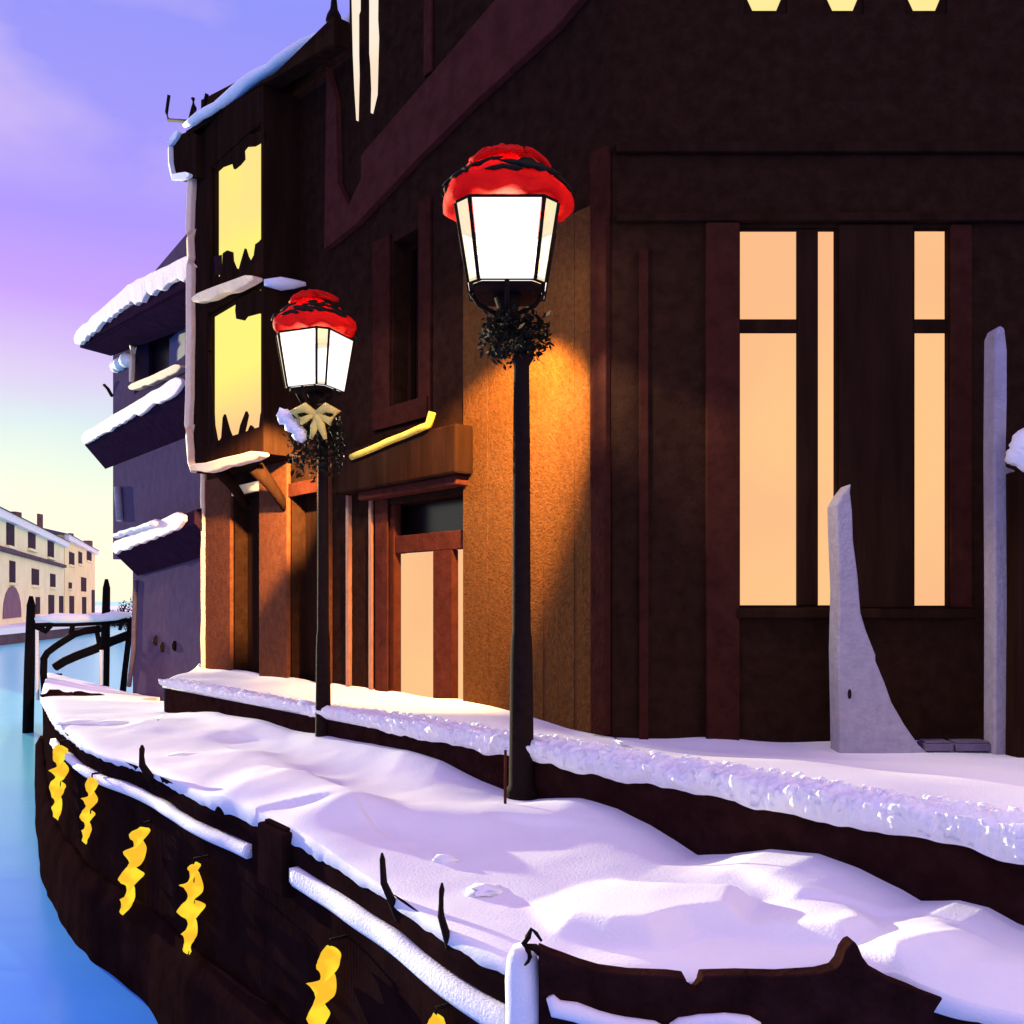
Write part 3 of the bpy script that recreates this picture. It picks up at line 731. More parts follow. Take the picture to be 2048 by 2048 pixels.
# ------------------------------------------------------------------ big timber house
TH = empty('timber_house', F1.pt(0,TZ), 'large dark brown timber house with peach lit windows behind the street lamps', 'house')
def timber_house():
    uL = F1.u(699); ZT = 9.0
    shop = rect(F1, 742,927, 1000,1400, 835); shop = (shop[0],shop[1],TZ+.04,shop[3])
    wn = rect(F1, 786,838, 470,805, 812)
    wall_mb(F1, .002, uL, -.3, ZT, [shop, wn], -.4, 0).build('wall', M['plaster'], TH)
    # facade facing the viewer
    O = -.05
    wins = [rect(F2,1480,1672,455,1214), rect(F2,1828,1896,455,1214)]
    tops = [rect(F2,1488,1574,-260,28), rect(F2,1648,1728,-260,28), rect(F2,1810,1894,-260,28)]
    wall_mb(F2, .0, 4.4, -.3, ZT, wins+tops, -.4, 0).build('wall', M['plaster'], TH)
    W = wins[0]
    # big left window with a fat mullion and a transom on its wide light
    def upx(x): return F2.u(x)
    zt = F2.uz(1500,650)[1]
    mb = MB(); a,b = -.047,-.014; fw = .012
    mb.pbox(F2,W[0],W[1],W[2],W[2]+.012,a,b); mb.pbox(F2,W[0],W[1],W[3]-.012,W[3],a,b)
    mb.pbox(F2,upx(1596),upx(1637),W[2]+.012,W[3]-.012,a,b+.008)
    mb.pbox(F2,W[0],upx(1596),zt-.045,zt+.045,a,b)
    w = mb.build('window', M['plank'], TH, bevel=.004)
    MB().pbox(F2,W[0]-.01,upx(1613)-.002,W[2]-.01,W[3]+.01,O-.03,O).build('pane', M['w_peach'], w)
    MB().pbox(F2,upx(1613),W[1]+.01,W[2]-.01,W[3]+.01,O-.03,O).build('pane', M['w_peach'], w)
    mb = MB(); snowy = [ (1478,640),(1510,636),(1540,641),(1580,636),(1594,642),(1594,652),(1478,652)]
    W2 = wins[1]
    mb = MB(); mb.pbox(F2,W2[0],W2[1],W2[2],W2[2]+.01,a,b); mb.pbox(F2,W2[0],W2[1],W2[3]-.01,W2[3],a,b)
    mb.pbox(F2,W2[0],W2[1],zt-.045,zt+.045,a,b); mb.pbox(F2,W2[0],W2[0]+.012,W2[2]+.01,W2[3]-.01,a,b)
    w2 = mb.build('window', M['plank'], TH, bevel=.004)
    MB().pbox(F2,W2[0]-.01,W2[1]+.01,W2[2]-.01,W2[3]+.01,O-.03,O).build('pane', M['w_peach'], w2)
    for t in tops:
        # tapered foot of the lit upper windows
        w = MB().prism(F2,[(t[0],t[2]),(t[1],t[2]),(t[1],t[2]+.2),(t[1]-.07,t[2]+.03),(t[0]+.06,t[2]+.03),(t[0],t[2]+.16)],-.046,-.012).build('window', M['plank'], TH)
        MB().pbox(F2,t[0]-.01,t[1]+.01,t[2]-.01,t[3]+.01,O-.03,O).build('pane', M['w_top'], w)
    # piers, jambs and bands of the front
    def strip(pl,x0,x1,y0,y1,o,m,name,o0=.002,ref=None):
        u0,u1,z0,z1 = rect(pl,x0,x1,y0,y1,ref)
        return MB().pbox(pl,u0,u1,z0,z1,o0,o).build(name, m, TH, bevel=.008)
    strip(F2,1410,1476,450,1490,.05,M['trimdk'],'pier')
    strip(F2,1676,1822,452,1216,.03,M['plank'],'pier')
    strip(F2,1898,1940,452,1216,.03,M['trimdk'],'pier')
    strip(F2,1470,1945,1217,1236,.07,M['plank'],'sill')
    strip(F2,1230,2300,432,448,.06,M['plank'],'cornice')
    strip(F2,1230,2300,290,310,.05,M['plank'],'cornice')
    strip(F2,1277,1296,500,1480,.03,M['trimdk'],'batten')
    # corner post
    c = F1.pt(0,0)
    MB().pbox(F1,.01,.16,TZ,F1.uz(1215,300)[1],.002,.06).build('corner_post', M['trimdk'], TH, bevel=.01)
    # ochre plank panel on the long side between door and corner
    u0,u1 = F1.u(1186),F1.u(930); zt2 = F1.uz(1060,470)[1]
    mb = MB(); k = 9
    for i in range(k):
        a0 = u0+(u1-u0)*i/k; a1 = u0+(u1-u0)*(i+1)/k
        mb.pbox(F1,a0+.0012,a1-.0012,TZ,zt2,.002,.022+.0015*(i%2))
    mb.build('plank_panel', M['ochre'], TH, bevel=.002)
    # shopfront
    s = shop; mb = MB(); a,b = -.10,-.03
    fr = MB(); fr.pbox(F1,s[1]-.10,s[1],s[2],s[3],a,b); 
    ud0,ud1 = F1.u(922),F1.u(898); ue0,ue1 = F1.u(860),F1.u(784)
    ztr = F1.uz(855,1102)[1]
    fr.pbox(F1,ud1,ue0,s[2],ztr,a,b); fr.pbox(F1,ue1,s[1]-.101,s[2],s[3],a,b+.01); fr.pbox(F1,s[0],ue1-.001,ztr+.001,ztr+.16,a,b)
    fr.pbox(F1,s[0],ud0,s[2],ztr,a,b)
    fo = fr.build('shop_front', M['trim'], TH, bevel=.006)
    MB().pbox(F1,ud0-.01,ud1+.01,s[2],ztr,-.14,-.105).build('pane', M['w_peach'], fo)
    MB().pbox(F1,ue0-.01,ue1+.01,s[2],ztr,-.14,-.105).build('pane', M['w_peach'], fo)
    MB().pbox(F1,s[0],s[1],ztr+.16,s[3]+.02,-.26,-.22).build('transom_pane', M['glassdk'], fo)
    # canopy over the door
    ca = [F1.at(703,918),F1.at(872,850)]
    uC0,uC1 = F1.u(950),F1.u(702); zc = F1.uz(790,885)[1]
    MB().prism(F1.shift(.0),[(uC0,zc-.42),(uC1,zc-.42),(uC1,zc-.02),(uC0,zc-.02)],.002,.20).build('canopy', M['plank'], TH, bevel=.02)
    MB().pbox(F1,F1.u(940),F1.u(742),zc-.50,zc-.421,.002,.14).build('canopy_moulding', M['trim'], TH, bevel=.01)
    e0,e1 = F1.at(704,914,.22),F1.at(858,850,.22)
    MB().tube(wob([e0,e0.lerp(e1,.5),e1,e1+Vector((.03,-.03,.10))],.1,.006,4),[.03]*1+[.032]*(len(wob([e0,e0.lerp(e1,.5),e1,e1+Vector((.03,-.03,.10))],.1,.006,4))-1),8).build('canopy_edge', M['yellowtrim'], TH, smooth=True)
    # edge highlights painted as pale strips, and a trim jamb, beside the shop front
    strip(F1,699,705,925,1400,.045,M['litedge'],'downpipe',ref=704)
    strip(F1,742,748,985,1400,.03,M['litedge'],'jamb',ref=745)
    strip(F1,753,778,985,1400,.02,M['trim'],'jamb',ref=765)
    # blind window with red brown frame
    window(TH, F1, wn, M['glassdk'], -.22, fw=.05)
    strip(F1,750,783,478,835,.03,M['trimdk'],'window_frame',ref=766)
    strip(F1,841,865,400,835,.03,M['trimdk'],'window_frame',ref=852)
    strip(F1,752,862,808,850,.05,M['trimdk'],'window_sill')
    # big diagonal timber brace with its short upright
    MB().pprism(F1,[(660,502),(723,453),(854,315),(962,210),(1122,65),(1222,-50),(1222,-245),(1009,0),(937,83),(734,315),(734,362),(709,415),(687,370),(683,203),(665,138)],.002,.07).build('diagonal_brace', M['brace'], TH, bevel=.006)
    strip(F1,852,868,-20,150,.03,M['trim'],'batten',ref=860)
    # two narrow lit slits tapering to the bottom, below the gutter
    for pts in ([(707,-60),(722,-60),(722,22),(719,30),(719,110),(720,150),(718,243),(714,180),(711,110),(709,20)],
                [(744,-60),(758,-60),(757,40),(759,75),(758,110),(756,190),(747,228),(748,180),(746,130),(744,110)]):
        MB().pprism(F1,pts,.004,.03).build('window_slit', M['w_slit'], TH)
    MB().pbox(F1,F1.u(800),F1.u(699)+.1,F1.uz(716,-75)[1],F1.uz(716,-120)[1],.0,.42).build('gutter', M['plank'], TH)
    # roof behind and above (outside the picture, closes the body)
    a = F1.pt(uL,ZT,.4); b = F1.pt(-.2,ZT,.4); c = F2.pt(4.6,ZT,.4)
    bk = Vector((2.6,4.2,2.0))
    MB().hexa([a,b,c,Vector((4.6,12,ZT+1.2)),a+Vector((0,0,.2)),b+Vector((0,0,.2)),c+Vector((0,0,.2)),Vector((4.6,12,ZT+1.4))]).build('roof', M['tile'], TH)
timber_house()

# ------------------------------------------------------------------ purple corner house
PH = empty('corner_house', F3.pt(2.5,-.4), 'purple plastered corner house with snowy cornices at the tip of the quay', 'house')
def corner_house():
    uL = F3.u(226); uR = -.6
    z1 = F3.uz(230,1118)[1]; z0 = -.9
    uLow = F3.u(262)
    win = rect(F3,268,384,622,745,325)
    wall_mb(F3,uR,uL,z1,F3.uz(226,640)[1],[win],-.5,0).build('wall', M['purple'], PH)
    MB().pbox(F3,uR,uLow,z0,z1,-.5,-.03).build('lower_wall', M['purple'], PH)
    MB().pbox(F3,uL-.25,uL+.02,z0+.0,z1,-2.5,-.5).pbox(F3,uL-.2,uL,z1,F3.uz(226,640)[1],-3.0,-.5).build('side_wall', M['purple'], PH)
    def cornice(xl,yl,yr,xr,proj,h,hs,name,sn):
        # level cornice with a sloped dark soffit below and snow on its nose
        N = F3.shift(proj); (ua,za),(ub,zb_) = N.uz(xl,yl), N.uz(xr,yr); zq = lambda u: za+(zb_-za)*(u-ua)/(ub-ua)+h*.4
        uu = ua; mb = MB()
        vs = []
        for u in (uR,uu):
            zc = zq(u)
            vs += [F3.pt(u,zc-h-hs,.002),F3.pt(u,zc-h,proj),F3.pt(u,zc,proj),F3.pt(u,zc+.10,.002)]
        mb.add(vs,[(0,1,2,3),(7,6,5,4),(0,4,5,1),(1,5,6,2),(2,6,7,3),(3,7,4,0)])
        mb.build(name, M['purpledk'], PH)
        band(F3,[(uu+.03,zq(uu)-h*.42),(uu*.5,zq(uu*.5)-h*.40),(uR+.3,zq(uR+.3)-h*.40)], h*.62,proj+.002,proj+.07,sn,.12).build('cornice_snow', M['pinksnow'], PH, bevel=.014)
    cornice(170,880,762,378,.36,.17,.42,'cornice',11)
    cornice(232,1098,1025,402,.34,.17,.34,'cornice',12)
    # short shelf above the lowest cornice
    p0,p1 = F3.at(232,1072,.40),F3.at(318,1045,.40)
    snowbead([p0,p0.lerp(p1,.5),p1], .07,.1,.01,.6,13).build('shelf_snow', M['snow'], PH, smooth=True)
    # roof
    rl = F3.shift(.45)
    pr = [rl.at(158,672),rl.at(215,622),rl.at(268,578),rl.at(400,520)]
    n = Vector((F3.n[0],F3.n[1],0)); mb = MB()
    a = rl.at(165,672); b = rl.at(430,512); bk = -n*3.5+Vector((0,0,1.4))
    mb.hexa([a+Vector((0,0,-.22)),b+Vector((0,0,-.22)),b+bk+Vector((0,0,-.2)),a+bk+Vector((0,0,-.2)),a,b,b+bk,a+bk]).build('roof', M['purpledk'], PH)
    zw = F3.uz(226,640)[1]
    # soffit wedge under the eave
    vs = []
    for (x,yt,yb) in ((160,690,700),(420,548,600)):
        t = rl.at(x,yt); vs += [t, Vector((t.x,t.y,t.z-.05))]
    w0 = F3.at(222,712,.004); w1 = F3.at(420,640,.004); w2 = F3.at(222,640,.004); w3 = F3.at(420,540,.004)
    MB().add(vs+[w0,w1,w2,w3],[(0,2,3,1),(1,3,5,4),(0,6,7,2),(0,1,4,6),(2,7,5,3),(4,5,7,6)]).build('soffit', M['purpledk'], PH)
    band(rl,[rl.uz(*q) for q in ((158,682),(215,634),(268,590),(400,530))],.13,.002,.10,14,.14,.7).build('roof_snow', M['pinksnow'], PH, bevel=.014)
    # window with snowy surround and two blue shutters
    w = window(PH,F3,win,M['glassdk'],-.3,fw=.06,fm=M['purpledk'])
    for x0,x1,y0,y1 in ((312,344,658,752),(352,384,640,738)):
        r = rect(F3,x0,x1,y0,y1)
        MB().pbox(F3,r[0],r[1],r[2],r[3],-.235,-.2).build('shutter', M['shutter'], w, bevel=.02)
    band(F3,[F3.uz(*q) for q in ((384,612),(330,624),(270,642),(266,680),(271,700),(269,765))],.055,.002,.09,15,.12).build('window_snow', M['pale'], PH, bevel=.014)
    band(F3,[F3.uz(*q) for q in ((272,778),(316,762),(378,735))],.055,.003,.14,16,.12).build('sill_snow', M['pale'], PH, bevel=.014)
    snowbead([F3.at(229,735,.04),F3.at(240,728,.05),F3.at(262,715,.04)],.10,.1,.02,1,17).build('snow_patch', M['snow'], PH, smooth=True)
    # small hook on the side and pale downpipe pieces
    MB().tube([F3.at(208,770,.1),F3.at(216,778,.05),F3.at(224,792,.0)],.03,8).build('hook', M['iron'], PH, smooth=True)
    MB().tube([F3.at(236,975,.06),F3.at(238,1010,.06),F3.at(240,1040,.06)],.07,8).build('downpipe', M['greystone'], PH, smooth=True)
    MB().tube([F3.at(272,1160,.0),F3.at(270,1185,.0),F3.at(267,1300,.0),F3.at(258,1372,.0)],.04,8).build('downpipe', M['greydark'], PH, smooth=True)
    # three small dark vents low on the wall
    for x,y in ((312,1281),(326,1295),(350,1292)):
        c = F3.at(x,y,-.02); MB().blob(c,.05,.05,.08,.1,6,x).build('vent_hole', M['iron'], PH, smooth=True)
corner_house()

# ------------------------------------------------------------------ street lamps
def lamp(loc, H=3.9):
    root = empty('street_lamp', loc)
    x,y,z = loc; s = H/3.9
    V = lambda dx,dy,dz: Vector((x+dx*s,y+dy*s,z+dz*s))
    prof = [(.10,0),(.10,.10),(.075,.14),(.066,.9),(.062,1.0),(.055,1.05),(.050,2.2),(.046,2.62),(.062,2.65),(.046,2.69)]
    MB().lathe((x,y,z),[(a*s,b*s) for a,b in prof],18).build('post', M['iron'], root, smooth=True)
    post = root.children[0] if root.children else None
    MB().tube([V(0,0,2.66),V(-.005,0,2.76),V(-.04,0,2.85),V(-.075,0,2.93),V(-.085,0,3.05)],[.045*s,.042*s,.045*s,.055*s,.085*s],12).build('crook', M['iron'], root, smooth=True)
    x -= .085*s
    # lantern: square body with cut corners, tapering down
    def ring(w, c, zz): return [V(px,py,zz) for px,py in ((-w+c,-w),(w-c,-w),(w,-w+c),(w,w-c),(w-c,w),(-w+c,w),(-w,w-c),(-w,-w+c))]
    zt,zb = 3.49,3.06; wt,wb,ct,cb = .292,.222,.082,.060
    T = ring(wt,ct,zt); B = ring(wb,cb,zb)
    for i in range(8):
        a,b,c,d = B[i],B[(i+1)%8],T[(i+1)%8],T[i]
        f = .035 if i%2==0 else .09
        cc = (a+b+c+d)/4
        inn = lambda p,q: p.lerp(q,f)
        quad = [inn(a,b),inn(b,a),inn(c,d),inn(d,c)]
        MB().add(quad,[(0,1,2,3)]).build('glass_pane', M['lampglass'] if i%2==0 else M['lampside'], root)
        MB().tube([B[i],T[i]],[.011*s,.012*s],8).build('lantern_bar', M['iron'], root, smooth=True)
    for R_ in (B,T):
        c0 = sum(R_,Vector((0,0,0)))/8; mb = MB()
        inner = [p.lerp(c0,.12) for p in R_]; up = Vector((0,0,.018*s))
        mb.add(R_+inner+[p+up for p in R_]+[p+up for p in inner],
               [f for i in range(8) for f in ((i,(i+1)%8,8+(i+1)%8,8+i),(16+i,24+i,24+(i+1)%8,16+(i+1)%8),(i,16+i,16+(i+1)%8,(i+1)%8),(8+i,8+(i+1)%8,24+(i+1)%8,24+i))])
        mb.build('lantern_ring', M['iron'], root)
    fl = [p.lerp(sum(B,Vector((0,0,0)))/8,.12)-Vector((0,0,.004)) for p in B]
    MB().add(fl+[p-Vector((0,0,.02*s)) for p in fl],[tuple(range(8)),tuple(range(15,7,-1))]+[(i,(i+1)%8,8+(i+1)%8,8+i) for i in range(8)]).build('lantern_floor', M['iron'], root)
    # cradle arms between post and lantern
    mb = MB()
    for i in (0,2,4,6):
        m_ = (B[i]+B[(i+1)%8])/2; mb.tube([V(0,0,2.90),(m_+V(0,0,2.90))/2+(m_-V(0,0,zb))*.25,m_],.014*s,6)
    mb.build('cradle', M['iron'], root, smooth=True)
    # bunched red cloth cap
    def fold(r,zz,q):
        r = r*1.0
        k = r/(.37*s)
        w = 1+.028*k*math.sin(5*q+.6)+.03*min(1,(1.05-k)*4)*math.sin(11*q+1.1+zz*9)+.035*noise.noise(Vector((math.cos(q)*3,math.sin(q)*3,zz*14)))
        return r*w, zz+.028*s*math.sin(4*q+r*9)*max(0,1-k*.95)+.012*s*math.sin(9*q+zz*20)
    pr = [(.27,3.53),(.355,3.538),(.388,3.575),(.378,3.62),(.33,3.66),(.26,3.715),(.19,3.765),(.125,3.81),(.06,3.85),(.01,3.865)]
    cap = MB().lathe((x,y,z),[(a*s,b*s) for a,b in pr],60,fold).build('red_cap', M['red'], root, smooth=True)
    rnd = random.Random(5)
    for i in range(7):
        q = -math.pi/2+(i-3)*.42+rnd.uniform(-.1,.1); r0 = rnd.uniform(.08,.2)
        c = V(r0*math.cos(q),r0*math.sin(q),3.79+.06*(1-r0/.2)); d = Vector((math.cos(q),math.sin(q),0)); t = Vector((-d.y,d.x,0))
        L_ = rnd.uniform(.07,.12)*s
        pts = [c+(t*math.cos(a)*1.0+ (d*.55+Vector((0,0,-.35)))*math.sin(a))*L_+Vector((0,0,.02)) for a in [k*2*math.pi/10 for k in range(11)]]
        MB().tube(pts,.016*s,6,.2).build('ribbon_loop', M['red'], cap, smooth=True)
    def rad(zz):
        for (r0,z0),(r1,z1) in zip(pr,pr[1:]):
            if z0 <= zz <= z1: return r0+(r1-r0)*(zz-z0)/(z1-z0)
        return .05
    for i in range(40):
        q = rnd.uniform(0,2*math.pi); zz = rnd.uniform(3.63,3.82) if i < 26 else rnd.uniform(3.585,3.64)
        r0,zf = fold(rad(zz)*s, zz, q); r0 *= 1.0
        c = Vector((x+r0*math.cos(q),y+r0*math.sin(q),z+zz*s+.012)); d = Vector((math.cos(q)*.8,math.sin(q)*.8,-.55)).normalized(); t = Vector((-math.sin(q),math.cos(q),0))
        a = rnd.uniform(-.9,.9); ax = t*math.cos(a)+d*math.sin(a)
        l = rnd.uniform(.05,.12)*s
        MB().tube([c-ax*l,c-ax*l*.4,c+ax*l*.4,c+ax*l],[.003,.013*s,.017*s,.003],6).build('fold_shade', M['leaf'], cap, smooth=True)  # dark slivers standing for the shade in the folds of the cap
    return root
def garland(c, rx, rz, s, seed, lab, gold):
    rnd = random.Random(seed); root = empty('garland', c, lab, 'garland', 'evergreen garlands under the lanterns')
    def leaves(n, m, nm, k=1.0, low=-1, par=None):
        mb = MB()
        for i in range(n):
            th = rnd.uniform(0,2*math.pi); ph = rnd.uniform(low,1); rr = rnd.uniform(.25,1)**.6
            p = Vector(c)+Vector((math.cos(th)*rx*rr*math.sqrt(max(0,1-ph*ph*.7)), math.sin(th)*rx*.55*rr, ph*rz*rr))
            d = Vector((rnd.gauss(0,1),rnd.gauss(0,1),rnd.gauss(-.3,1))).normalized(); e = d.cross(Vector((rnd.random(),rnd.random(),1))).normalized()
            l = rnd.uniform(.03,.065)*s*k
            mb.add([p,p+d*l*.5+e*l*.22,p+d*l,p+d*l*.5-e*l*.22],[(0,1,2,3)])
        return mb.build(nm, m, par or root)
    a = leaves(900, M['leaf'], 'foliage'); leaves(26, M['leafglint'], 'glint_leaves')  # lantern glints on the foliage painted as a yellow leaf colour
    if gold:
        g = MB(); b = Vector(c)+Vector((.03,-rx*.6,rz*.55))
        # gilded bow: two arms and two tails
        for sx in (-1,1):
            g.tube([b,b+Vector((sx*.07*s,-.01,.045*s)),b+Vector((sx*.15*s,-.01,.01*s)),b+Vector((sx*.10*s,0,-.05*s)),b],[.02*s,.035*s,.03*s,.03*s,.015*s],8)
            g.tube([b,b+Vector((sx*.02*s+.02,-.01,-.08*s)),b+Vector((sx*.05*s+.02,0,-.17*s))],[.02*s,.03*s,.012*s],8)
        g.build('gold_bow', M['gold'], root, smooth=True)
        sn = Vector(c)+Vector((-rx*.95,-rx*.3,rz*.55)); m2 = MB()
        for k in range(5): m2.blob(sn+Vector((.03*k*s,-.01*k,-.035*s*k+.02*(k%2))), .045*s,.04*s,.05*s,.3,6,k+40)
        m2.build('snow_clump', M['fresh'], root, smooth=True)
    return root

L1 = P(1043,1600); l1 = lamp((L1.x,L1.y,-.05), 3.95)
tag(l1, 'nearer and larger black street lamp with red cap in front of the orange lit wall', 'street lamp', 'red capped street lamps')
D2 = 7.25; b2 = Vector(((650-CX)/F*D2, D2, 0))
l2 = l1.copy(); COL.objects.link(l2)
zt2 = CAM_H+(HY-578)/F*D2; sc2 = (zt2+.05)/(3.95)
l2.location = (b2.x-.015, D2, -.05); l2.scale = (sc2*.88,sc2*.88,sc2); l2.rotation_euler = (0,0,R(-22))
def copy_children(src, dst):
    for ch in list(src.children):
        c = ch.copy(); COL.objects.link(c); c.parent = dst; copy_children(ch, c)
copy_children(l1, l2)
tag(l2, 'smaller farther street lamp with red cap and gold bow beside the yellow windows', 'street lamp', 'red capped street lamps')
G1 = Q(1030,670,L1.y); garland(G1, .22, .16, 1.0, 3, 'dark evergreen garland under the nearer lantern', False)
G2 = Q(632,880,D2-.05); garland(G2, .25, .32, 1.15, 4, 'dark evergreen garland with a gold bow under the farther lantern', True)

# light of the two lanterns
def spot(loc, tgt, power, half, blend, col, r=.05):
    l = bpy.data.lights.new('lantern_spot','SPOT'); l.energy = power*0.5743; l.spot_size = 2*half; l.spot_blend = blend; l.color = col; l.shadow_soft_size = r
    o = bpy.data.objects.new('lantern_spot', l); COL.objects.link(o); o.location = loc
    o.rotation_euler = (Vector(tgt)-Vector(loc)).to_track_quat('-Z','Y').to_euler()
def downlight(loc, power, col): spot(loc, Vector(loc)-Vector((0,.0001,1)), power, R(65), .25, col, .04)
def point(loc, power, col, r=.05):
    l = bpy.data.lights.new('lantern_light','POINT'); l.energy = power*0.5743; l.color = col; l.shadow_soft_size = r
    o = bpy.data.objects.new('lantern_light', l); COL.objects.link(o); o.location = loc
lz = 3.45; L1 = L1+Vector((-.085,0,0))
spot((L1.x+.1,L1.y+.05,lz), F1.at(1010,960), 2300, R(28), .5, (1,.50,.09))
downlight((L1.x,L1.y,3.38), 230, (1,.86,.55))
point((L1.x,L1.y,3.44), 40, (1,.8,.5)); lp2 = Vector((l2.location.x-.08,D2,l2.location.z+3.32*sc2))
spot(lp2+Vector((-.06,.10,0)), F1.at(490,1080), 7500, R(17), .6, (1,.55,.14))
point(lp2+Vector((0,0,.09)), 26, (1,.8,.5)); downlight(lp2+Vector((0,0,.04)), 70, (1,.86,.55))

# ------------------------------------------------------------------ stones and posts
def finthing():
    pl = F2.shift(.35)
    root = empty('stone_fin', pl.at(1740,1515), 'pale grey curved stone fin rising from a broad foot before the peach windows', 'stone buttress')
    pts = [(1680,1517),(1676,1300),(1679,1180),(1674,1060),(1673,1010),(1684,990),(1703,966),(1701,985),(1705,1020),(1707,1080),(1716,1150),(1722,1225),(1733,1262),(1752,1310),(1752,1322),(1770,1365),(1784,1405),(1810,1450),(1838,1490),(1866,1514)]
    MB().pprism(pl, pts, -.18, 0).build('fin_body', M['greystone'], root, bevel=.012)
    c = pl.at(1699,1388,.0); MB().blob(c,.012,.012,.032,.05,6,3).build('slot', M['iron'], root, smooth=True)
finthing()
pl = F2.shift(.40)
sp = empty('stone_post', pl.at(2010,1515), 'tall slim pale grey stone post with rounded tip at the right edge', 'post')
MB().pprism(pl,[(1989,1520),(1990,1200),(1988,900),(1990,670),(1996,655),(2002,650),(2010,657),(2015,700),(2015,800),(2013,900),(2013,934),(2031,940),(2034,1000),(2036,1160),(2031,1200),(2035,1350),(2033,1520)],-.14,0).build('shaft', M['greystone'], sp, bevel=.012)
for x0,x1,lab in ((1852,1908,'low dark grey block between the stone fin and a second block'),(1912,1984,'low dark grey block touching the tall stone post')):
    r = rect(F2.shift(.36),x0,x1,1488,1520)
    p = F2.shift(.36); o = MB().pbox(p,r[0],r[1],TZ-.05,r[3],-.14,0).pbox(p,r[0]+.01,r[1]-.01,r[3]+.0005,r[3]+.014,-.13,-.01).build('stone_block', M['greydark'], loc=p.pt((r[0]+r[1])/2,TZ), bevel=.01)
    tag(o, lab, 'stone block', 'low stone blocks by the front wall')
dp = F2.shift(.55)
gp = empty('gate_post', dp.at(2060,1520), 'dark wooden post with a snow cap, cut off by the right edge', 'post')
MB().pprism(dp,[(2037,1530),(2040,1200),(2038,940),(2110,940),(2110,1530)],-.2,0).build('shaft', M['plank'], gp, bevel=.01)
m2 = MB(); cc = dp.at(2060,900)
for i,(dx,dz,r_) in enumerate(((-.07,-.03,.07),(-.03,.03,.09),(.05,.07,.12),(.0,-.04,.1))): m2.blob(cc+Vector((dx,0,dz)),r_,r_,r_*.9,.2,8,i)
m2.build('snow_cap', M['fresh'], gp, smooth=True)

# block in the gap of the ledge
p,t,n = edge_pt(560,.0)
blk = empty('mooring_block', p, 'dark square stone block set in the quay edge between two snowy ledges', 'stone block')
tp = Plane(p.x,p.y,t.x,t.y); tp.n = (n.x,n.y); 
w_ = .17
MB().pbox(tp,-w_,w_,-.34,-.005,-.22,.06).build('block_body', M['stone'], blk, bevel=.015)
MB().pbox(tp,-w_*.8,w_*.8,-.0045,.012,-.2,.03).build('block_cap', M['stone'], blk, bevel=.006)

# snowy corner post with bent iron hook
cpt = Q(1044,1990,2.83)
cp = empty('corner_post', (cpt.x,cpt.y,-.3), 'snow covered corner post with a bent iron hook at the near quay corner', 'post')
C = lambda x,y,d=0: Q(x,y,2.83-d)
MB().tube([C(1046,2240),C(1046,2120),C(1043,2080),C(1050,2020),C(1048,1960),C(1046,1915),C(1046,1893)],[.058,.056,.052,.062,.058,.050,.036],14,.06).build('post_snow', M['snow'], cp, smooth=True)
MB().tube([C(1052,2240,-.02),C(1055,1920,-.02)],.036,10).build('post_core', M['blackwood'], cp)
hk = [C(1083,1882,.07),C(1072,1866,.07),C(1063,1858,.07),C(1056,1874,.07),C(1048,1887,.07),C(1056,1900,.07),C(1060,1914,.07),C(1055,1924,.07),C(1049,1931,.07)]
MB().tube(hk,[.004,.006,.006,.010,.010,.009,.008,.006,.003],8).build('iron_hook', M['iron'], cp, smooth=True)
MB().tube([C(1052,1892,.07),C(1070,1895,.06),C(1082,1906,.04),C(1092,1916,0)],[.008,.012,.014,.010],8).build('iron_strap', M['iron'], cp, smooth=True)

# dark parapet along the near edge, with a peak
def parapet():
    root = empty('parapet', cat(OUT,15), 'dark low parapet with one pointed peak along the near edge of the quay', 'parapet')
    mb = MB(); top = [(1078,1898),(1100,1908),(1128,1918),(1160,1930),(1200,1942),(1260,1950),(1340,1953),(1372,1957),(1376,1975),(1392,1985),(1402,1970),(1406,1953),(1480,1951),(1560,1953),(1640,1948),(1672,1940),(1684,1925),(1692,1902),(1702,1888),(1711,1884),(1718,1895),(1726,1915),(1745,1940),(1790,1965),(1850,1988),(1910,2000),(1955,2003),(1968,1996)]
    pf = Plane(0,2.76,1,0); pf.n = (0,-1)
    uz = [pf.uz(*q) for q in top]
    k = len(mb.v); 
    for (u,z) in uz:
        mb.v += [pf.pt(u,z,0),pf.pt(u,z-.004,-.07),pf.pt(u,-.55,.0),pf.pt(u,-.55,-.07)]
    for i in range(len(uz)-1):
        a = 4*i; b = 4*i+4
        mb.f += [(a,b,b+1,a+1),(a,a+2,b+2,b),(a+1,b+1,b+3,a+3)]
    mb.f += [(0,1,3,2),(4*len(uz)-4,4*len(uz)-2,4*len(uz)-1,4*len(uz)-3)]
    mb.build('parapet_body', M['kerb'], root, bevel=.006)
    # clinging snow low on its face
    q = Plane(0,2.76,1,0); q.n=(0,-1)
    snowbead([q.at(1100,1992,.012),q.at(1112,2015,.015),q.at(1150,2022,.02),q.at(1195,2038,.02),q.at(1250,2050,.02),q.at(1330,2062,.02)],.026,.03,.006,1,21).build('clinging_snow', M['snow'], root, smooth=True)
    snowbead([q.at(1340,2055,.012),q.at(1400,2044,.018),q.at(1450,2040,.02),q.at(1520,2052,.015)],.022,.03,.006,1,22).build('clinging_snow', M['snow'], root, smooth=True)
parapet()

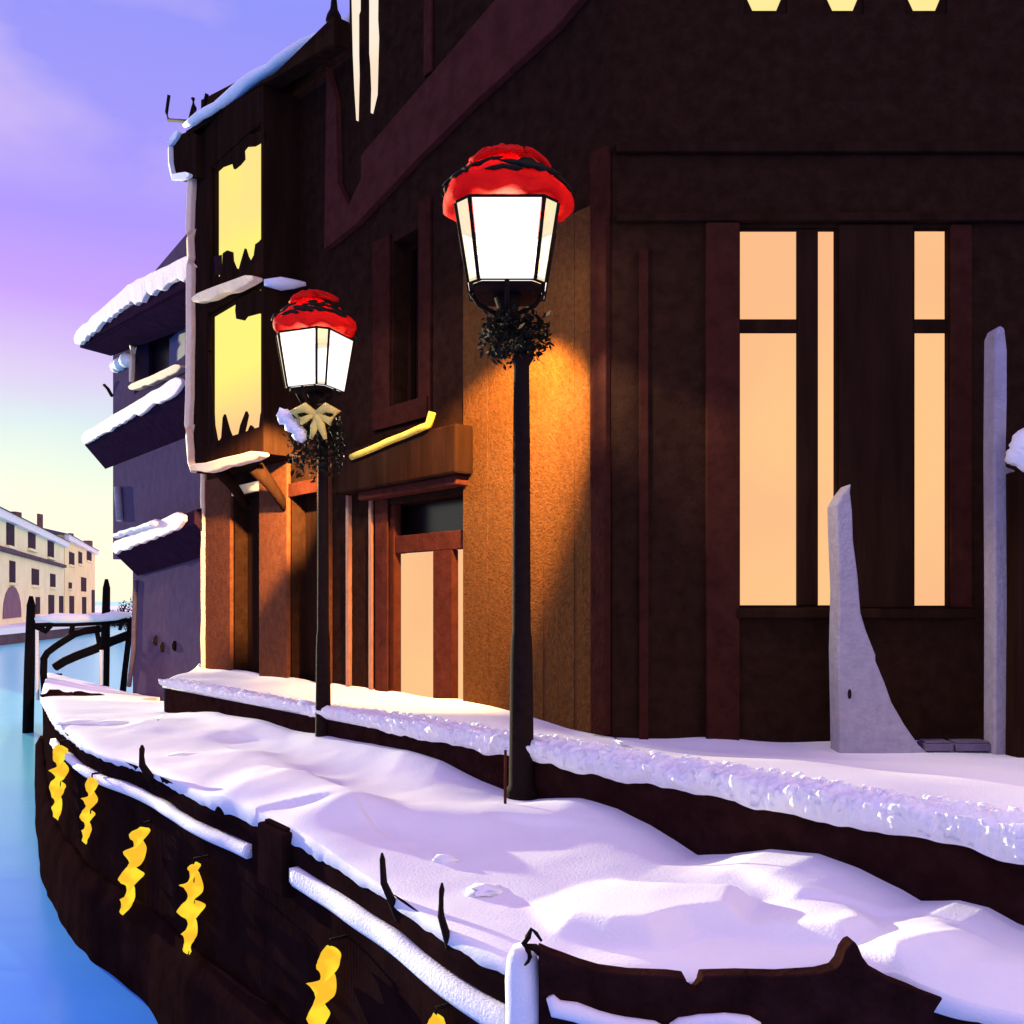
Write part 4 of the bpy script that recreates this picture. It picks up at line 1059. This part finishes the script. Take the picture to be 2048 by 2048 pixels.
# leaning pins along the edge
for xb,yb,xt,yt,lab in ((312,1548,284,1490,'leaning black iron pin on the far part of the quay edge'),
                        (800,1776,764,1706,'leaning black iron pin, middle one on the quay edge'),
                        (906,1840,884,1766,'curved black iron pin nearest to the snowy corner post')):
    p,t,n = edge_pt(xb,-.03); D = p.y; b = Q(xb,yb,D); b.z = -.12; a = Q(xt,yt,D-.0)
    mid = b.lerp(a,.6)+Vector((-.006*D,0,-.004*D))
    o = MB().tube([b,mid,a.lerp(mid,.2),a],[.0055*D,.0040*D,.0032*D,.0012*D],8).build('mooring_pin', M['iron'], smooth=True, loc=b)
    tag(o, lab, 'iron pin', 'iron pins along the quay edge')
# thin rod at the lamp foot
a = Q(1011,1500,5.1); b = Q(1010,1668,5.0); b.z = max(b.z,-.1)
tag(MB().tube([a,a.lerp(b,.5),b],[.008,.009,.005],6).build('thin_rod', M['trim'], loc=b), 'thin brown rod stuck in the snow at the foot of the nearer lamp', 'rod')
# dark rock breaking through the snow at the tip
c = Pd(140,1392); mb = MB()
mb.blob(c+Vector((-.18,0,-.02)),.28,.16,.10,.3,8,2).blob(c+Vector((.2,.05,-.03)),.35,.13,.09,.3,8,5)
tag(mb.build('dark_rock', M['stone'], smooth=True, loc=c), 'dark jagged rock showing through the snow near the footbridge', 'rock')
# bright snow lumps
SL = [(180,1448,.30,.14,'flat bright snow lump nearest to the far tip of the quay'),(226,1449,.2,.1,'small bright snow lump beside a larger one near the quay tip'),
      (372,1514,.13,.09,'lone bright snow lump left of the middle of the quay'),(968,1786,.075,.07,'bright snow lump above the near ledge of the quay'),(892,1726,.06,.035,'tiny bright snow lump on the middle of the near quay')]
for i,(x,y,rx,ry,lab) in enumerate(SL):
    c = Pd(x,y); c.z += .012
    mb = MB().blob(c,rx,ry,.022,.3,8,i+60)
    tag(mb.build('snow_lump', M['fresh'], smooth=True, loc=c), lab, 'snow lump', 'bright snow lumps on the quay')

# ------------------------------------------------------------------ footbridge behind the tip
def bridge():
    D = 19.0; V = lambda x,y,d=0: Q(x,y,D+d)
    root = empty('footbridge', (V(150,1400).x,D,WATER_Z), 'black wooden footbridge with snowy handrail between posts at the quay tip', 'footbridge')
    for x0,x1,yt,yb,w in ((62,56,1192,1470,10),(213,208,1158,1420,9)):
        s = D/F; pts = [V(x1,yb),V((x0+x1)/2,(yt+yb)/2),V(x0,yt+18),V(x0,yt)]
        MB().tube(pts,[w*s*1.05,w*s,w*s*.8,w*s*.35],10).build('post', M['blackwood'], root, smooth=True)
    s = D/F
    MB().tube([V(262,1238),V(256,1290),V(250,1340),V(244,1400)],[6*s,6*s,6*s,7*s],8).build('post', M['blackwood'], root)
    MB().tube([V(88,1315),V(87,1345),V(89,1380),V(96,1430)],[7*s,7*s,7*s,8*s],8).build('post', M['blackwood'], root)
    MB().tube([V(203,1300,-.2),V(202,1370,-.2)],4*s,8).build('snow_streak', M['fresh'], root)
    MB().tube([V(74,1262,-.1),V(75,1400,-.1)],3.2*s,8).build('snow_streak', M['fresh'], root)
    MB().tube(wob([V(66,1250),V(150,1249),V(262,1240)],.3,.03),4.5*s,8).build('handrail', M['blackwood'], root)
    snowbead([V(70,1238,-.1),V(150,1236,-.1),V(200,1237,-.1),V(262,1228,-.1)],8.5*s,.3,.03,1,31).build('rail_snow', M['fresh'], root, smooth=True)
    def arc(p, w, nm='arched_beam'): MB().tube([V(*q) for q in p],[w*s]*len(p),8).build(nm, M['blackwood'], root, smooth=True)
    arc([(86,1320),(95,1305),(112,1292),(132,1279),(150,1268),(170,1262),(200,1258)],7)
    arc([(110,1334),(130,1322),(155,1311),(190,1298),(225,1282),(262,1268)],9)
    arc([(70,1252),(92,1262),(100,1252)],6,'brace'); arc([(145,1252),(142,1268)],5,'brace'); arc([(192,1252),(198,1285),(205,1310)],5,'brace')
bridge()

# ------------------------------------------------------------------ houses across the canal
def far_house(lab, xl, xr, topl, topr, wm, rows, extra, roofh, base=-.8, depth=9, roofm=None):
    root = empty('canal_house', FB.pt(FB.u(xr),base), lab, 'house', 'houses across the canal')
    u0,u1 = sorted((FB.u(xl),FB.u(xr))); ztop = FB.uz(xr,topr)[1]
    MB().pbox(FB,u0,u1,base,ztop,-depth,0).build('wall', wm, root)
    MB().pbox(FB,u0-.2,u1+.2,ztop-.55,ztop+.02,.01,.45).build('cornice', M['snow'], root)
    a = [FB.pt(u0-.3,ztop+.03,.6),FB.pt(u1+.3,ztop+.03,.6),FB.pt(u1+.3,ztop+roofh,-depth/2),FB.pt(u0-.3,ztop+roofh,-depth/2),FB.pt(u1+.3,ztop+.03,-depth-.4),FB.pt(u0-.3,ztop+.03,-depth-.4)]
    MB().add(a,[(0,1,2,3),(3,2,4,5),(0,3,5),(1,4,2),(0,5,4,1)]).build('roof', roofm or M['tile'], root)
    snowbead([FB.pt(u0,ztop+roofh+.05,-depth/2),FB.pt(u1,ztop+roofh+.05,-depth/2)],.22,1.2,.1,.8,int(xl)%7).build('ridge_snow', M['snow'], root, smooth=True)
    for x,y0,y1,w,nm in rows:
        d = FB.D(x); uu = FB.u(x); ww = abs(FB.u(x+w/2)-FB.u(x-w/2))/2
        z1 = FB.uz(x,y0)[1]; z0 = FB.uz(x,y1)[1]
        arch = [(uu-ww,z0),(uu+ww,z0)]+[(uu+ww*math.cos(math.pi*q/8),z1-ww*.55+ww*.55*math.sin(math.pi*q/8)) for q in range(9)]
        f = (MB().prism(FB,arch,.005,.06) if nm == 'door' else MB().pbox(FB,uu-ww,uu+ww,z0,z1,.005,.06)).build(nm, M['farwin'] if nm=='window' else M['mauve'], root)
        if nm == 'window' and y1 < 1180: MB().pbox(FB,uu-ww*1.15,uu+ww*1.15,z0-.22,z0-.02,.01,.25).build('sill', M['cream'], f)
    for fn in extra: fn(root)
def band(root):
    z = FB.uz(64,1112)[1]; u0,u1 = sorted((FB.u(-15),FB.u(127)))
    MB().pbox(FB,u0,u1,z-.3,z,.01,.3).build('string_course', M['bank'], root)
def chim(x,y0,y1,w):
    def f(root):
        a = FB.at(x,y1,-3.0); s = FB.D(x)/F
        MB().box(a.x-w*s,a.x+w*s,a.y-.5,a.y+.5,a.z-1,a.z+(y1-y0)*s).build('chimney', M['tile'], root)
    return f
far_house('long cream house with two rows of windows and purple arched door, nearest across the canal', -16, 128, 990, 1084, M['cream'],
    [(20,1047,1092,15,'window'),(63,1062,1098,14,'window'),(101,1078,1115,12,'window'),
     (24,1122,1165,11,'window'),(70,1138,1170,14,'window'),(105,1148,1174,10,'window'),(24,1172,1236,36,'door'),(75,1194,1228,8,'window'),(102,1190,1228,11,'window'),(122,1192,1228,8,'window')],
    [band, chim(80,1022,1052,1.6), chim(28,1020,1040,12)], 2.2)
far_house('small yellow house with a purple roof, farther end of the row across the canal', 129.5, 190, 1085, 1102, M['cream2'],
    [(143,1105,1130,10,'window'),(160,1104,1128,7,'window'),(178,1104,1122,9,'window'),(140,1165,1177,6,'window'),(167,1155,1183,10,'window'),(143,1192,1228,9,'window'),(168,1194,1228,8,'window'),(186,1180,1228,6,'window')],
    [chim(142,1062,1085,2.5), chim(176,1078,1095,8)], 1.2, roofm=M['shutter'])
# dark shrub at the far waterside
def shrub():
    c = Q(240,1245,70); rnd = random.Random(11); root = empty('shrub', (c.x,c.y,c.z-.4), 'dark rounded shrub behind the footbridge beside the purple house', 'shrub')
    MB().tube([c+Vector((0,0,-.6)),c+Vector((.1,0,.6)),c+Vector((.5,0,1.4))],[.14,.1,.05],6).build('trunk', M['blackwood'], root)
    mb = MB()
    for i in range(1700):
        x = rnd.uniform(-1.1,1.3); h = .7+1.9*(x+1.1)/2.4
        p = c+Vector((x,rnd.uniform(-.8,.8),rnd.uniform(-.3,1)*h*(.75+.35*noise.noise(Vector((x*2,0,0))))))
        d = Vector((rnd.gauss(0,1),rnd.gauss(0,1),rnd.gauss(0,1))).normalized(); e = d.cross(Vector((rnd.random(),.3,1))).normalized(); l = rnd.uniform(.12,.26)
        mb.add([p,p+d*l*.5+e*l*.25,p+d*l,p+d*l*.5-e*l*.25],[(0,1,2,3)])
    mb.build('crown', M['leaf'], root)
shrub()
